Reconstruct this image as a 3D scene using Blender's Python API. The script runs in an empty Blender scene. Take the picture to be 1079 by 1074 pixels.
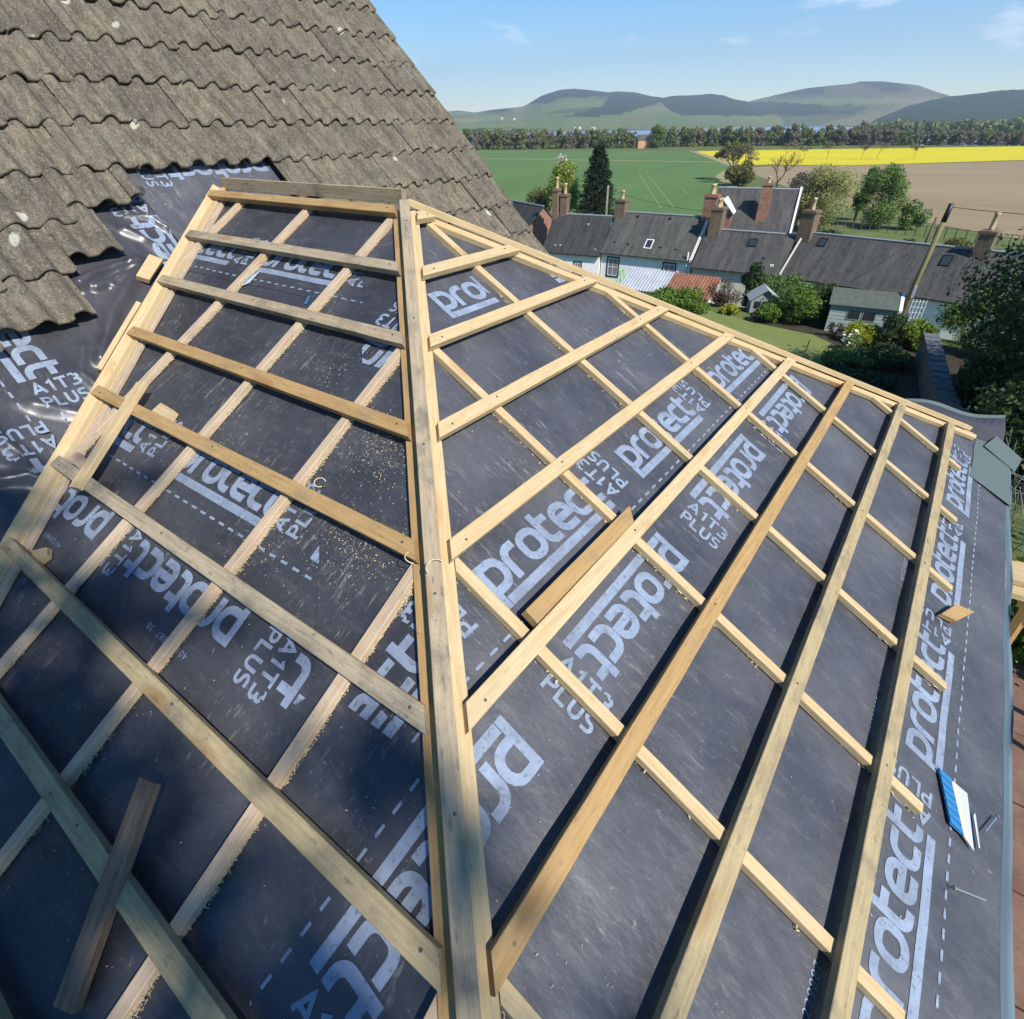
import bpy, bmesh, math, random
import numpy as np
from mathutils import Vector, Matrix, noise
from math import sin, cos, tan, pi, radians, sqrt, atan2
random.seed(7); rng = np.random.default_rng(7)
C = bpy.context.scene.collection
GROUND = -9.88          # valley floor, metres below the roof apex (the origin)

# ------------------------------------------------------------------ materials
def mat(name, col=(.5, .5, .5), rough=.7, spec=.3, metal=0.0):
    m = bpy.data.materials.new(name); m.use_nodes = True
    nt = m.node_tree; b = nt.nodes['Principled BSDF']
    b.inputs['Base Color'].default_value = (*col, 1); b.inputs['Roughness'].default_value = rough
    b.inputs['Specular IOR Level'].default_value = spec; b.inputs['Metallic'].default_value = metal
    return m
class N:
    def __init__(s, m): s.m = m; s.t = m.node_tree; s.b = s.t.nodes['Principled BSDF']
    def n(s, typ, **kw):
        x = s.t.nodes.new(typ)
        for k, v in kw.items():
            if k in x.inputs: x.inputs[k].default_value = v
            else: setattr(x, k, v)
        return x
    def l(s, a, b): s.t.links.new(a, b)
    def coord(s, kind='Object', scale=(1, 1, 1), rot=(0, 0, 0)):
        c = s.n('ShaderNodeTexCoord'); mp = s.n('ShaderNodeMapping')
        mp.inputs['Scale'].default_value = scale; mp.inputs['Rotation'].default_value = rot
        s.l(c.outputs[kind], mp.inputs['Vector']); return mp.outputs['Vector']
    def noise(s, vec, scale, detail=4, rough=.6):
        x = s.n('ShaderNodeTexNoise'); x.inputs['Scale'].default_value = scale
        x.inputs['Detail'].default_value = detail; x.inputs['Roughness'].default_value = rough
        if vec: s.l(vec, x.inputs['Vector'])
        return x.outputs['Fac']
    def vor(s, vec, scale, feature='F1', out='Distance'):
        x = s.n('ShaderNodeTexVoronoi', feature=feature); x.inputs['Scale'].default_value = scale
        s.l(vec, x.inputs['Vector']); return x.outputs[out]
    def ramp(s, fac, stops):
        r = s.n('ShaderNodeValToRGB'); e = r.color_ramp.elements
        while len(e) < len(stops): e.new(.5)
        for i, (p, c) in enumerate(stops):
            e[i].position = p; e[i].color = (*c, 1) if len(c) == 3 else c
        s.l(fac, r.inputs['Fac']); return r.outputs['Color']
    def mix(s, fac, a, b, mode='MIX'):
        x = s.n('ShaderNodeMix', data_type='RGBA', blend_type=mode)
        for sock, v in ((x.inputs[0], fac), (x.inputs[6], a), (x.inputs[7], b)):
            if isinstance(v, (int, float)): sock.default_value = v
            elif isinstance(v, tuple): sock.default_value = (*v, 1)
            else: s.l(v, sock)
        return x.outputs[2]
    def math(s, op, a, b=0.0):
        x = s.n('ShaderNodeMath', operation=op)
        for i, v in enumerate((a, b)):
            if isinstance(v, (int, float)): x.inputs[i].default_value = v
            else: s.l(v, x.inputs[i])
        return x.outputs[0]
    def col(s, c): s.l(c, s.b.inputs['Base Color'])
    def rough(s, c): s.l(c, s.b.inputs['Roughness'])
    def bump(s, h, strength=.3, dist=.01):
        x = s.n('ShaderNodeBump'); x.inputs['Strength'].default_value = strength; x.inputs['Distance'].default_value = dist
        s.l(h, x.inputs['Height']); s.l(x.outputs['Normal'], s.b.inputs['Normal'])
W3 = lambda v: (v, v, v)

def wood(name, light, dark, stain, amt, rough=.75):
    m = mat(name, light, rough, .2); k = N(m)
    info = k.n('ShaderNodeObjectInfo'); rnd = info.outputs['Random']
    tc = k.n('ShaderNodeTexCoord'); off = k.n('ShaderNodeVectorMath', operation='ADD')
    cmb = k.n('ShaderNodeCombineXYZ'); k.l(k.math('MULTIPLY', rnd, 37.0), cmb.inputs[0]); k.l(k.math('MULTIPLY', rnd, 11.0), cmb.inputs[1])
    k.l(tc.outputs['Object'], off.inputs[0]); k.l(cmb.outputs[0], off.inputs[1]); v = off.outputs[0]
    mp = k.n('ShaderNodeMapping'); mp.inputs['Scale'].default_value = (2.2, 34, 34); k.l(v, mp.inputs['Vector'])
    grain = k.noise(mp.outputs[0], 3.0, 5, .65)
    base = k.ramp(grain, [(.3, dark), (.62, light)])
    base = k.mix(k.math('MULTIPLY', rnd, .35), base, (light[0]*.95, light[1]*.8, light[2]*.65))
    st = k.noise(v, 5.5, 6, .7)
    base = k.mix(k.ramp(st, [(.5, (0, 0, 0)), (.72, W3(amt))]), base, stain)
    # blotchy saw and weather marks, then knots
    mp3 = k.n('ShaderNodeMapping'); mp3.inputs['Scale'].default_value = (9, 30, 30); k.l(v, mp3.inputs['Vector'])
    bl = k.noise(mp3.outputs[0], 2.0, 3, .6)
    base = k.mix(k.ramp(bl, [(.6, (0, 0, 0)), (.75, W3(amt*.7))]), base, tuple(c*.45 for c in stain))
    mp2 = k.n('ShaderNodeMapping'); mp2.inputs['Scale'].default_value = (2.0, 7, 7); k.l(v, mp2.inputs['Vector'])
    kn = k.math('ADD', k.vor(mp2.outputs[0], 1.25), k.math('MULTIPLY', grain, .05))
    base = k.mix(k.ramp(kn, [(.06, W3(.0)), (.15, W3(.55)), (.24, (0, 0, 0))]), base, (dark[0]*.95, dark[1]*.68, dark[2]*.5))
    base = k.mix(k.ramp(kn, [(.05, W3(.8)), (.13, (0, 0, 0))]), base, (dark[0]*.75, dark[1]*.42, dark[2]*.28))
    mp4 = k.n('ShaderNodeMapping'); mp4.inputs['Scale'].default_value = (26, 40, 40); k.l(v, mp4.inputs['Vector'])
    sc = k.math('MULTIPLY', k.ramp(k.noise(mp4.outputs[0], 1.6, 5, .8), [(.55, W3(0)), (.66, W3(.8))]), k.ramp(k.noise(v, 4.3, 3, .6), [(.5, W3(0)), (.66, W3(min(1, amt*1.3)))]))
    base = k.mix(sc, base, (.09, .085, .075))
    k.col(base); k.bump(grain, .35, .004)
    return m
M = {}
M['fresh'] = wood('fresh_pine', (.51, .405, .24), (.40, .29, .145), (.33, .28, .195), .4)
M['tan'] = wood('tan_pine', (.385, .262, .12), (.275, .17, .068), (.2, .155, .105), .6)
M['green'] = wood('treated_pine', (.37, .305, .18), (.26, .205, .11), (.15, .13, .10), .85)
M['grey'] = wood('weathered_pine', (.37, .31, .215), (.25, .195, .125), (.12, .11, .095), .9)
M['dark'] = wood('old_dark_batten', (.22, .165, .12), (.10, .07, .05), (.05, .045, .045), .7)
M['counter'] = wood('pale_counter_batten', (.49, .39, .28), (.38, .28, .18), (.26, .215, .17), .55)

def membrane(name, rough=.5, dust=.5, base=(.044, .046, .056), bmp=.32, scuff=(9, 60, 9)):
    m = mat(name, base, rough, .5); k = N(m)
    v = k.coord('Object'); big = k.noise(v, 2.2, 6, .65); fine = k.noise(v, 38, 5, .75)
    cl = k.noise(v, 6.5, 5, .7)
    c = k.mix(k.ramp(big, [(.35, (0, 0, 0)), (.75, W3(.8))]), base, (base[0]*2.5, base[1]*2.4, base[2]*2.2))
    sm = k.coord('Object', (5, 16, 9), (.3, .4, .9)); sc = k.noise(sm, 1.6, 6, .75)
    c = k.mix(k.ramp(sc, [(.52, (0, 0, 0)), (.8, W3(dust*.55))]), c, (.19, .18, .17))
    sp = k.math('MULTIPLY', k.ramp(fine, [(.62, (0, 0, 0)), (.7, W3(1))]), k.ramp(cl, [(.45, (0, 0, 0)), (.7, W3(dust))]))
    c = k.mix(sp, c, (.36, .32, .24))
    wv = k.n('ShaderNodeTexVoronoi'); wv.inputs['Scale'].default_value = 46; k.l(v, wv.inputs['Vector'])
    c = k.mix(k.ramp(wv.outputs['Distance'], [(.0, W3(dust*.9)), (.045, W3(dust*.7)), (.07, (0, 0, 0))]), c, (.42, .38, .28))
    f1 = k.noise(k.coord('Object', scuff), 1.0, 5, .72); f2 = k.noise(k.coord('Object', tuple(q*2.4 for q in scuff), (.1, .05, .12)), 1.0, 4, .75); cm = k.noise(v, 3.1, 5, .65)
    msk = k.ramp(cm, [(.44, W3(0)), (.62, W3(min(1, dust*1.5)))])
    sep = k.n('ShaderNodeSeparateXYZ'); k.l(v, sep.inputs[0]); zr0 = k.math('ADD', k.math('MULTIPLY', sep.outputs['Z'], 1.0), k.math('MULTIPLY', cm, .5))
    msk = k.math('MULTIPLY', msk, k.ramp(k.math('ADD', zr0, 1.55), [(.55, W3(.12)), (1.0, W3(1))]))
    c = k.mix(k.math('MULTIPLY', k.ramp(f1, [(.58, W3(0)), (.68, W3(.75))]), msk), c, (.27, .255, .225))
    c = k.mix(k.math('MULTIPLY', k.ramp(f2, [(.63, W3(0)), (.70, W3(1))]), msk), c, (.42, .39, .31))
    k.col(c); k.rough(k.ramp(big, [(.3, W3(rough*.85)), (.7, W3(min(1, rough*1.25)))]))
    wr = k.noise(k.coord('Object', (1, 1.7, 1.3)), 9, 4, .55)
    k.bump(k.math('ADD', k.math('MULTIPLY', wr, 1.6), k.math('MULTIPLY', fine, .16)), bmp, .012)
    return m
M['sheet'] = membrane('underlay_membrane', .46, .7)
M['sheet_l'] = membrane('underlay_membrane_left_shaded', .46, .6, (.028, .030, .038), scuff=(55, 10, 10))  # same membrane; the left slope's weaker sunlight is put into a darker base
M['sheet_far'] = membrane('shade_toned_underlay', .75, .1, (.022, .022, .03))  # rougher underlay, colour darkened as if the far flap faced away from the sun
M['sheet_gloss'] = membrane('crumpled_underlay', .33, .3, (.030, .030, .036), .07)
def printed():
    m = mat('pale_blue_print', (.40, .48, .62), .55, .4); k = N(m); v = k.coord('Object')
    a = k.noise(v, 9, 6, .7); b = k.noise(v, 60, 3, .6)
    c = k.mix(k.ramp(a, [(.3, W3(.0)), (.72, W3(.75))]), (.25, .305, .40), (.11, .13, .17))
    c = k.mix(k.ramp(b, [(.56, W3(0)), (.68, W3(.6))]), c, (.08, .09, .115))
    k.col(c); return m
M['print'] = printed()
M['under'] = mat('sheet_underside', (.12, .17, .195), .6, .3)
M['patch'] = mat('grey_green_tape', (.085, .115, .112), .7, .3)
M['sawdust'] = mat('sawdust', (.56, .47, .29), .9, .1)
M['nail'] = mat('galvanised', (.55, .55, .55), .35, .5, .9)
M['blue'] = mat('blue_plastic', (.02, .16, .35), .4, .5)
M['cream'] = mat('cream_strip', (.55, .45, .34), .6)
M['palegrey'] = mat('pale_grey', (.40, .43, .5), .6)

def tile_mat():
    m = mat('concrete_roof_tile', (.14, .12, .095), .92, .15); k = N(m); v = k.coord('Object')
    isl = k.n('ShaderNodeNewGeometry').outputs['Random Per Island']
    a = k.noise(v, 7, 6, .7); b = k.noise(v, 90, 4, .75); d = k.noise(v, 26, 5, .7)
    c = k.ramp(a, [(.3, (.085, .078, .065)), (.5, (.16, .142, .115)), (.72, (.27, .23, .165))])
    c = k.mix(.45, c, k.ramp(isl, [(0, (.085, .08, .073)), (.5, (.145, .13, .107)), (1, (.21, .182, .14))]))
    stk = k.noise(k.coord('Object', (3, 14, 3)), 2.0, 5, .75)
    c = k.mix(k.ramp(stk, [(.44, W3(0)), (.62, W3(.75))]), c, (.07, .063, .05))
    lt = k.noise(k.coord('Object', (4, 9, 4), (0, 0, 0)), 3.1, 6, .8)
    c = k.mix(k.ramp(lt, [(.55, W3(0)), (.7, W3(.6))]), c, (.29, .26, .2))
    c = k.mix(k.ramp(d, [(.55, W3(0)), (.68, W3(.7))]), c, (.075, .075, .06))
    c = k.mix(k.ramp(b, [(.56, W3(0)), (.66, W3(.7))]), c, (.33, .30, .235))
    c = k.mix(k.ramp(b, [(.33, W3(.85)), (.43, W3(0))]), c, (.04, .036, .03))
    w = k.vor(k.coord('Object', (1, 1, 1)), 3.5)
    wn = k.math('ADD', w, k.math('MULTIPLY', k.noise(v, 22, 3, .6), .13))
    c = k.mix(k.ramp(wn, [(.15, W3(.9)), (.185, W3(0))]), c, (.44, .44, .37))
    mo = k.noise(v, 3.6, 6, .75)
    c = k.mix(k.ramp(mo, [(.66, W3(0)), (.72, W3(.75))]), c, (.05, .037, .022))
    c = k.mix(1.0, c, (1.17, 1.14, 1.08), 'MULTIPLY')
    k.col(c); k.bump(k.math('ADD', b, k.math('MULTIPLY', d, 1.8)), 1.0, .010)
    return m
M['tile'] = tile_mat()
def speck(name, c1, c2, scale, rough=.85, c3=None, kind='Object', bump=.0, streak=None):
    m = mat(name, c1, rough, .2); k = N(m); v = k.coord(kind, streak or (1, 1, 1))
    c = k.ramp(k.noise(v, scale, 6, .7), [(.32, c1), (.68, c2)])
    if c3: c = k.mix(k.ramp(k.noise(v, scale*5.3, 4, .7), [(.55, W3(0)), (.7, W3(.6))]), c, c3)
    k.col(c)
    if bump: k.bump(k.noise(v, scale*4, 4, .7), bump, .02)
    return m
def slate(name, a, b, rows=9.0):
    m = mat(name, a, .75, .3); k = N(m)
    br = k.n('ShaderNodeTexBrick'); br.inputs['Scale'].default_value = 1
    br.inputs['Brick Width'].default_value = .26; br.inputs['Row Height'].default_value = .16
    br.inputs['Mortar Size'].default_value = .012; br.inputs['Mortar Smooth'].default_value = .3
    br.inputs['Color1'].default_value = (*a, 1); br.inputs['Color2'].default_value = (*b, 1); br.inputs['Mortar'].default_value = (*[x*.45 for x in a], 1)
    k.l(k.coord('UV'), br.inputs['Vector'])
    v = k.coord('Object'); st = k.noise(k.coord('Object', (2.2, .25, .25)), 1.6, 5, .7)
    c = k.mix(k.ramp(st, [(.38, W3(0)), (.7, W3(.65))]), br.outputs['Color'], (b[0]*2.1, b[1]*2.0, b[2]*1.8))
    c = k.mix(k.ramp(k.noise(v, 9, 4, .8), [(.58, W3(0)), (.70, W3(.65))]), c, (.17, .17, .145))
    c = k.mix(k.ramp(k.noise(v, 1.3, 5, .8), [(.5, W3(0)), (.68, W3(.5))]), c, (.045, .05, .035))
    k.col(c); return m
M['slate_a'] = slate('dark_slate', (.024, .025, .027), (.036, .036, .036))
M['slate_b'] = slate('grey_slate', (.046, .047, .045), (.066, .066, .062))
M['slate_c'] = slate('brown_grey_slate', (.036, .036, .038), (.056, .055, .053))
M['harl'] = speck('white_harling', (.82, .80, .76), (.88, .86, .82), 2.2, .9, (.5, .49, .45))
M['harl_old'] = speck('cream_harling', (.5, .47, .4), (.6, .57, .49), 1.6, .9, (.36, .32, .25))
def brick(name, a, b, mortar, w=.22, h=.075):
    m = mat(name, a, .85, .2); k = N(m); br = k.n('ShaderNodeTexBrick')
    br.inputs['Scale'].default_value = 1; br.inputs['Brick Width'].default_value = w; br.inputs['Row Height'].default_value = h
    br.inputs['Mortar Size'].default_value = .012; br.inputs['Color1'].default_value = (*a, 1); br.inputs['Color2'].default_value = (*b, 1); br.inputs['Mortar'].default_value = (*mortar, 1)
    k.l(k.coord('UV'), br.inputs['Vector'])
    k.col(k.mix(k.ramp(k.noise(k.coord('Object'), 4, 5, .7), [(.45, W3(0)), (.7, W3(.6))]), br.outputs['Color'], (a[0]*.45, a[1]*.5, a[2]*.6))); return m
M['brick'] = brick('red_brick', (.30, .10, .055), (.24, .085, .05), (.3, .26, .2))
M['brick_old'] = brick('weathered_brick', (.17, .10, .065), (.23, .145, .09), (.16, .14, .11))
M['stone'] = brick('rubble_stone', (.13, .105, .08), (.2, .165, .12), (.09, .075, .06), .36, .2)
M['pot'] = mat('buff_chimney_pot', (.48, .36, .2), .8)
M['lead'] = mat('lead_ridge', (.22, .24, .26), .6, .4)
M['white'] = mat('white_paint', (.72, .72, .7), .5, .4)
M['black'] = mat('black_paint', (.015, .015, .017), .45, .4)
M['glass'] = mat('window_glass', (.03, .035, .04), .08, .8)
M['curtain'] = mat('net_curtain_pane', (.22, .22, .23), .25, .7)
M['coping'] = speck('mossy_slate_coping', (.09, .095, .10), (.16, .165, .165), 3.5, .9, (.07, .075, .05))
M['rust'] = speck('rusty_corrugated_iron', (.17, .06, .03), (.26, .125, .08), 1.6, .85, (.34, .3, .26))
M['tin'] = speck('galvanised_corrugated_iron', (.30, .32, .355), (.42, .44, .475), 1.5, .45, (.34, .34, .36))
M['shedgreen'] = mat('sage_boarding', (.30, .37, .34), .7)
M['felt'] = speck('green_mineral_felt', (.065, .08, .07), (.1, .115, .1), 6, .9)
M['greypaint'] = mat('grey_paint', (.26, .28, .28), .7)
M['polewood'] = speck('mossy_pole', (.16, .145, .06), (.24, .2, .1), 3, .9, (.09, .085, .05), streak=(8, 8, 1))
M['wire'] = mat('cable', (.02, .02, .02), .6)
M['pave'] = speck('brown_sandstone_paving', (.125, .07, .05), (.2, .12, .085), 3.5, .9, (.07, .05, .04))
M['bark'] = speck('bark', (.09, .07, .05), (.15, .12, .09), 4, .95, streak=(5, 5, .8))
M['bark_pale'] = speck('pale_bark', (.2, .18, .15), (.3, .27, .22), 3, .95)
M['petal'] = mat('white_petal', (.78, .76, .72), .7)
def leafmat(name, cols, rough=.6, spec=.25, trans=.25):
    m = mat(name, cols[0], rough, spec); k = N(m)
    isl = k.n('ShaderNodeNewGeometry').outputs['Random Per Island']
    n = len(cols); c = k.ramp(isl, [(i/(n-1), cols[i]) for i in range(n)])
    c = k.mix(k.ramp(k.noise(k.coord('Object'), 1.1, 3, .6), [(.35, W3(0)), (.7, W3(.55))]), c, tuple(x*.62 for x in cols[0]))
    k.col(c)
    tr = k.n('ShaderNodeBsdfTranslucent'); k.l(c, tr.inputs['Color']); mx = k.n('ShaderNodeMixShader'); mx.inputs[0].default_value = trans
    out = k.t.nodes['Material Output']; k.l(k.b.outputs[0], mx.inputs[1]); k.l(tr.outputs[0], mx.inputs[2]); k.l(mx.outputs[0], out.inputs['Surface'])
    return m
M['l_dark'] = leafmat('dark_green_foliage', [(0.025, 0.046, 0.017), (0.046, 0.088, 0.025), (0.074, 0.131, 0.033)])
M['l_shrub'] = leafmat('bright_shrub_foliage', [(0.081, 0.132, 0.017), (0.138, 0.218, 0.029), (0.218, 0.299, 0.040)])
M['l_laurel'] = leafmat('laurel_foliage', [(0.073, 0.132, 0.020), (0.125, 0.211, 0.029), (0.185, 0.277, 0.040)])
M['l_yellow'] = leafmat('yellow_green_foliage', [(.20, .24, .02), (.3, .33, .025), (.36, .36, .03)])
M['l_mid'] = leafmat('mid_green_foliage', [(0.089, 0.154, 0.032), (0.138, 0.227, 0.049), (0.203, 0.300, 0.073)])
M['l_conifer'] = leafmat('conifer_needles', [(0.019, 0.034, 0.016), (0.030, 0.053, 0.022), (0.048, 0.075, 0.030)])
M['l_birch'] = leafmat('spring_green_foliage', [(0.155, 0.225, 0.039), (0.248, 0.319, 0.054), (0.342, 0.389, 0.093)])
M['l_willow'] = leafmat('pale_yellow_green_foliage', [(0.245, 0.252, 0.086), (0.359, 0.359, 0.122), (0.446, 0.431, 0.159)])
M['l_bush'] = leafmat('olive_foliage', [(0.091, 0.104, 0.026), (0.156, 0.156, 0.039), (0.221, 0.195, 0.058)])
M['l_bronze'] = leafmat('bronze_foliage', [(.07, .04, .028), (.1, .06, .04), (.12, .085, .05)])
M['l_twig'] = leafmat('bare_twigs', [(.12, .095, .065), (.17, .14, .1), (.2, .17, .13)])
M['l_belt'] = leafmat('tree_belt_green', [(0.108, 0.140, 0.051), (0.177, 0.221, 0.069), (0.253, 0.285, 0.095)])
M['l_belt_b'] = leafmat('tree_belt_brown', [(0.154, 0.138, 0.094), (0.220, 0.198, 0.127), (0.297, 0.270, 0.171)])
M['l_white'] = leafmat('blossom', [(.5, .47, .38), (.62, .6, .5), (.7, .68, .6)])

# ------------------------------------------------------------------ object helpers
def tag(o, label=None, cat=None, group=None, kind=None):
    if label: o['label'] = label
    if cat: o['category'] = cat
    if group: o['group'] = group
    if kind: o['kind'] = kind
    return o
def empty(name, loc=(0, 0, 0), rz=0.0, label=None, cat=None, group=None):
    o = bpy.data.objects.new(name, None); C.objects.link(o); o.location = loc; o.rotation_euler = (0, 0, rz); o.empty_display_size = .2
    return tag(o, label, cat, group)
def link(name, me, m, parent=None):
    if m is not None:
        for x in (m if isinstance(m, (list, tuple)) else [m]): me.materials.append(x)
    o = bpy.data.objects.new(name, me); C.objects.link(o)
    if parent is not None: o.parent = parent
    return o
class MB:
    def __init__(s): s.v = []; s.f = []; s.uv = []; s.mi = []
    def poly(s, pts, uv=None, mi=0):
        i = len(s.v); s.v += [tuple(p) for p in pts]; s.f.append(tuple(range(i, i+len(pts)))); s.uv.append(uv); s.mi.append(mi)
    def hexa(s, p, mi=0):           # p: 8 points, bottom 4 ccw then top 4 ccw
        for q in ((3, 2, 1, 0), (4, 5, 6, 7), (0, 1, 5, 4), (1, 2, 6, 5), (2, 3, 7, 6), (3, 0, 4, 7)):
            pts = [Vector(p[j]) for j in q]
            e = pts[1]-pts[0]; l1 = e.length; l2 = (pts[3]-pts[0]).length
            z = [abs(a.z) for a in pts]
            s.poly(pts, [(0, 0), (l1, 0), (l1, l2), (0, l2)], mi)
    def box(s, x0, x1, y0, y1, z0, z1, mi=0):
        s.hexa([(x0, y0, z0), (x1, y0, z0), (x1, y1, z0), (x0, y1, z0), (x0, y0, z1), (x1, y0, z1), (x1, y1, z1), (x0, y1, z1)], mi)
    def tube(s, pts, rad, n=8, cap=True):
        pts = [Vector(p) for p in pts]; rings = []
        if not isinstance(rad, (list, tuple)): rad = [rad]*len(pts)
        for i, p in enumerate(pts):
            d = (pts[min(i+1, len(pts)-1)]-pts[max(i-1, 0)]).normalized()
            a = d.orthogonal().normalized() if abs(d.z) < .9 else Vector((1, 0, 0)).cross(d).normalized(); b = d.cross(a)
            i0 = len(s.v); s.v += [tuple(p+(a*cos(2*pi*k/n)+b*sin(2*pi*k/n))*rad[i]) for k in range(n)]; rings.append(i0)
        for r0, r1 in zip(rings, rings[1:]):
            for k in range(n): s.f.append((r0+k, r0+(k+1) % n, r1+(k+1) % n, r1+k)); s.uv.append(None); s.mi.append(0)
        if cap:
            s.f.append(tuple(rings[-1]+k for k in range(n))); s.uv.append(None); s.mi.append(0)
            s.f.append(tuple(rings[0]+n-1-k for k in range(n))); s.uv.append(None); s.mi.append(0)
    def mesh(s, name, smooth=False):
        me = bpy.data.meshes.new(name); me.from_pydata(s.v, [], s.f)
        if any(u for u in s.uv):
            lay = me.uv_layers.new(name='UVMap'); k = 0
            for f, u in zip(s.f, s.uv):
                for j in range(len(f)):
                    lay.data[k].uv = u[j] if u else (0, 0); k += 1
        if any(s.mi): me.polygons.foreach_set('material_index', s.mi)
        if smooth: me.polygons.foreach_set('use_smooth', [True]*len(s.f))
        me.update(); return me
    def build(s, name, m, parent=None, smooth=False, bevel=0.0):
        me = s.mesh(name, smooth)
        if bevel:
            bm = bmesh.new(); bm.from_mesh(me); bmesh.ops.remove_doubles(bm, verts=bm.verts, dist=1e-5)
            bmesh.ops.bevel(bm, geom=list(bm.edges), offset=bevel, segments=1, affect='EDGES', profile=.5); bm.to_mesh(me); bm.free()
        return link(name, me, m, parent)
def np_mesh(name, verts, faces, smooth=False):
    me = bpy.data.meshes.new(name); verts = np.asarray(verts, np.float32); faces = np.asarray(faces, np.int32)
    me.vertices.add(len(verts)); me.vertices.foreach_set('co', verts.ravel())
    k = faces.shape[1]; me.loops.add(faces.size); me.loops.foreach_set('vertex_index', faces.ravel())
    me.polygons.add(len(faces)); me.polygons.foreach_set('loop_start', np.arange(0, faces.size, k, dtype=np.int32))
    me.polygons.foreach_set('loop_total', np.full(len(faces), k, np.int32))
    me.update(calc_edges=True)
    if smooth: me.polygons.foreach_set('use_smooth', np.ones(len(faces), bool))
    return me

# ------------------------------------------------------------------ roof geometry (apex of the hipped roof = origin)
PR = 0.5150737066940416; c, s_ = cos(PR), sin(PR)
Q = radians(44); cq, sq = cos(Q), sin(Q); DM = -1.0663
nL = Vector((0, -s_, c)); nR = Vector((s_, 0, c)); nM = Vector((sq, 0, cq))
def L(a, s, h=0.0): return Vector((a, -s*c, -s*s_)) + nL*h          # a = x along the ridge, s = metres down the slope
def R(a, s, h=0.0): return Vector((s*c, a, -s*s_)) + nR*h           # a = y
def Mf(a, s, h=0.0): return Vector((s*cq, a, (DM-sq*s*cq)/cq)) + nM*h
def B(a, s, h=0.0): return Vector((a, s*c, -s*s_)) + Vector((0, s_, c))*h   # hidden back slope
H1, H2 = .0533, .0266
xv = lambda s: -1.532+.512*s         # valley line on the left slope
HK = sqrt(1+c*c)                     # x offset of a 1 m offset from the hip line

def local_frame(o, X, Y, Z, loc):
    o.matrix_world = Matrix(((X.x, Y.x, Z.x, loc.x), (X.y, Y.y, Z.y, loc.y), (X.z, Y.z, Z.z, loc.z), (0, 0, 0, 1)))
def stick(name, pts8, m, label, cat, group=None, nails=(), rag=0.0, twist=.0, parent=None):
    """timber given by 8 world corners (bottom 4 then top 4, first edge along its length) -> object with local X along the grain"""
    P = [Vector(p) for p in pts8]
    a0 = (P[0]+P[3]+P[4]+P[7])/4; a1 = (P[1]+P[2]+P[5]+P[6])/4
    X = (a1-a0).normalized(); Z = ((P[4]+P[5]+P[6]+P[7])-(P[0]+P[1]+P[2]+P[3])).normalized(); Z = (Z-X*Z.dot(X)).normalized(); Y = Z.cross(X)
    loc = (a0+a1)/2; q = [Vector(((p-loc).dot(X), (p-loc).dot(Y), (p-loc).dot(Z))) for p in P]
    n = max(2, int((a1-a0).length/.12)); bm = bmesh.new(); rings = []
    sd = random.uniform(0, 99)
    for i in range(n+1):
        t = i/n; w = []
        for (i0, i1) in ((0, 1), (3, 2), (7, 6), (4, 5)):
            v = q[i0].lerp(q[i1], t)
            if 0 < i < n:
                v = v+Vector((0, noise.noise((t*9*n/8, sd, i0))*.0012, noise.noise((t*7*n/8, sd+9, i0))*.0010))
            w.append(bm.verts.new(v))
        rings.append(w)
    for r0, r1 in zip(rings, rings[1:]):
        for k in range(4): bm.faces.new((r0[k], r0[(k+1) % 4], r1[(k+1) % 4], r1[k]))
    bm.faces.new(rings[0][::-1]); bm.faces.new(rings[-1])
    bmesh.ops.recalc_face_normals(bm, faces=bm.faces)
    ed = [e for e in bm.edges if all(len(f.verts) == 4 for f in e.link_faces) and abs((e.verts[0].co-e.verts[1].co).normalized().x) > .8]
    bmesh.ops.bevel(bm, geom=ed, offset=.0016, segments=1, affect='EDGES', profile=.5)
    me = bpy.data.meshes.new(name); bm.to_mesh(me); bm.free()
    o = link(name, me, m); local_frame(o, X, Y, Z, loc); tag(o, label, cat, group)
    return o
def nail_heads(o, spots, h):
    for (x, y) in spots:
        mb = MB(); mb.tube([(x, y, h-.004), (x, y, h+.0012)], .0042, 8); mb.build('nail_head', M['nail_dark'], o)
M['nail_dark'] = mat('nail_head_metal', (.13, .12, .11), .5, .4, .6)

G_BL = 'roof battens across the left slope'; G_BR = 'roof battens across the right slope'
G_CL = 'thin counter battens down the left slope'; G_CR = 'thin counter battens down the right slope'
ORD = ['first', 'second', 'third', 'fourth', 'fifth', 'sixth', 'seventh', 'eighth', 'ninth']
def face_stick(name, F, a0f, a1f, s0, s1, h0, h1, m, label, cat, group):
    """timber along direction a between slope positions s0<s1, ends given as functions of s"""
    p = [F(a0f(s1), s1, h0), F(a1f(s1), s1, h0), F(a1f(s0), s0, h0), F(a0f(s0), s0, h0),
         F(a0f(s1), s1, h1), F(a1f(s1), s1, h1), F(a1f(s0), s0, h1), F(a0f(s0), s0, h1)]
    return stick(name, p, m, label, cat, group)
LS = [.0525, .377, .705, 1.032, 1.363, 1.699, 2.036, 2.375]
LX0 = [-1.515, -1.314, -1.159, -.986, -.822, -.636, -.47, -.30]
LM = ['tan', 'grey', 'grey', 'tan', 'tan', 'grey', 'green', 'green']
LLAB = ['top roof batten of the left slope, lying along the ridge under the upright ridge board',
        'grey weathered second batten below the ridge on the left slope, above the white lettering',
        'grey-tan third batten below the ridge on the left slope, beside a blue plastic scrap',
        'smooth tan fourth batten below the ridge on the left slope, no offcut on it',
        'tan fifth batten below the ridge on left slope, under the upper end of the offcut',
        'greyish sixth batten below the ridge on the left slope, dark knot at its middle',
        'long greenish seventh batten of the left slope ending low on the hip',
        'greenish batten at bottom left under the loose dark stick']
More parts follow.
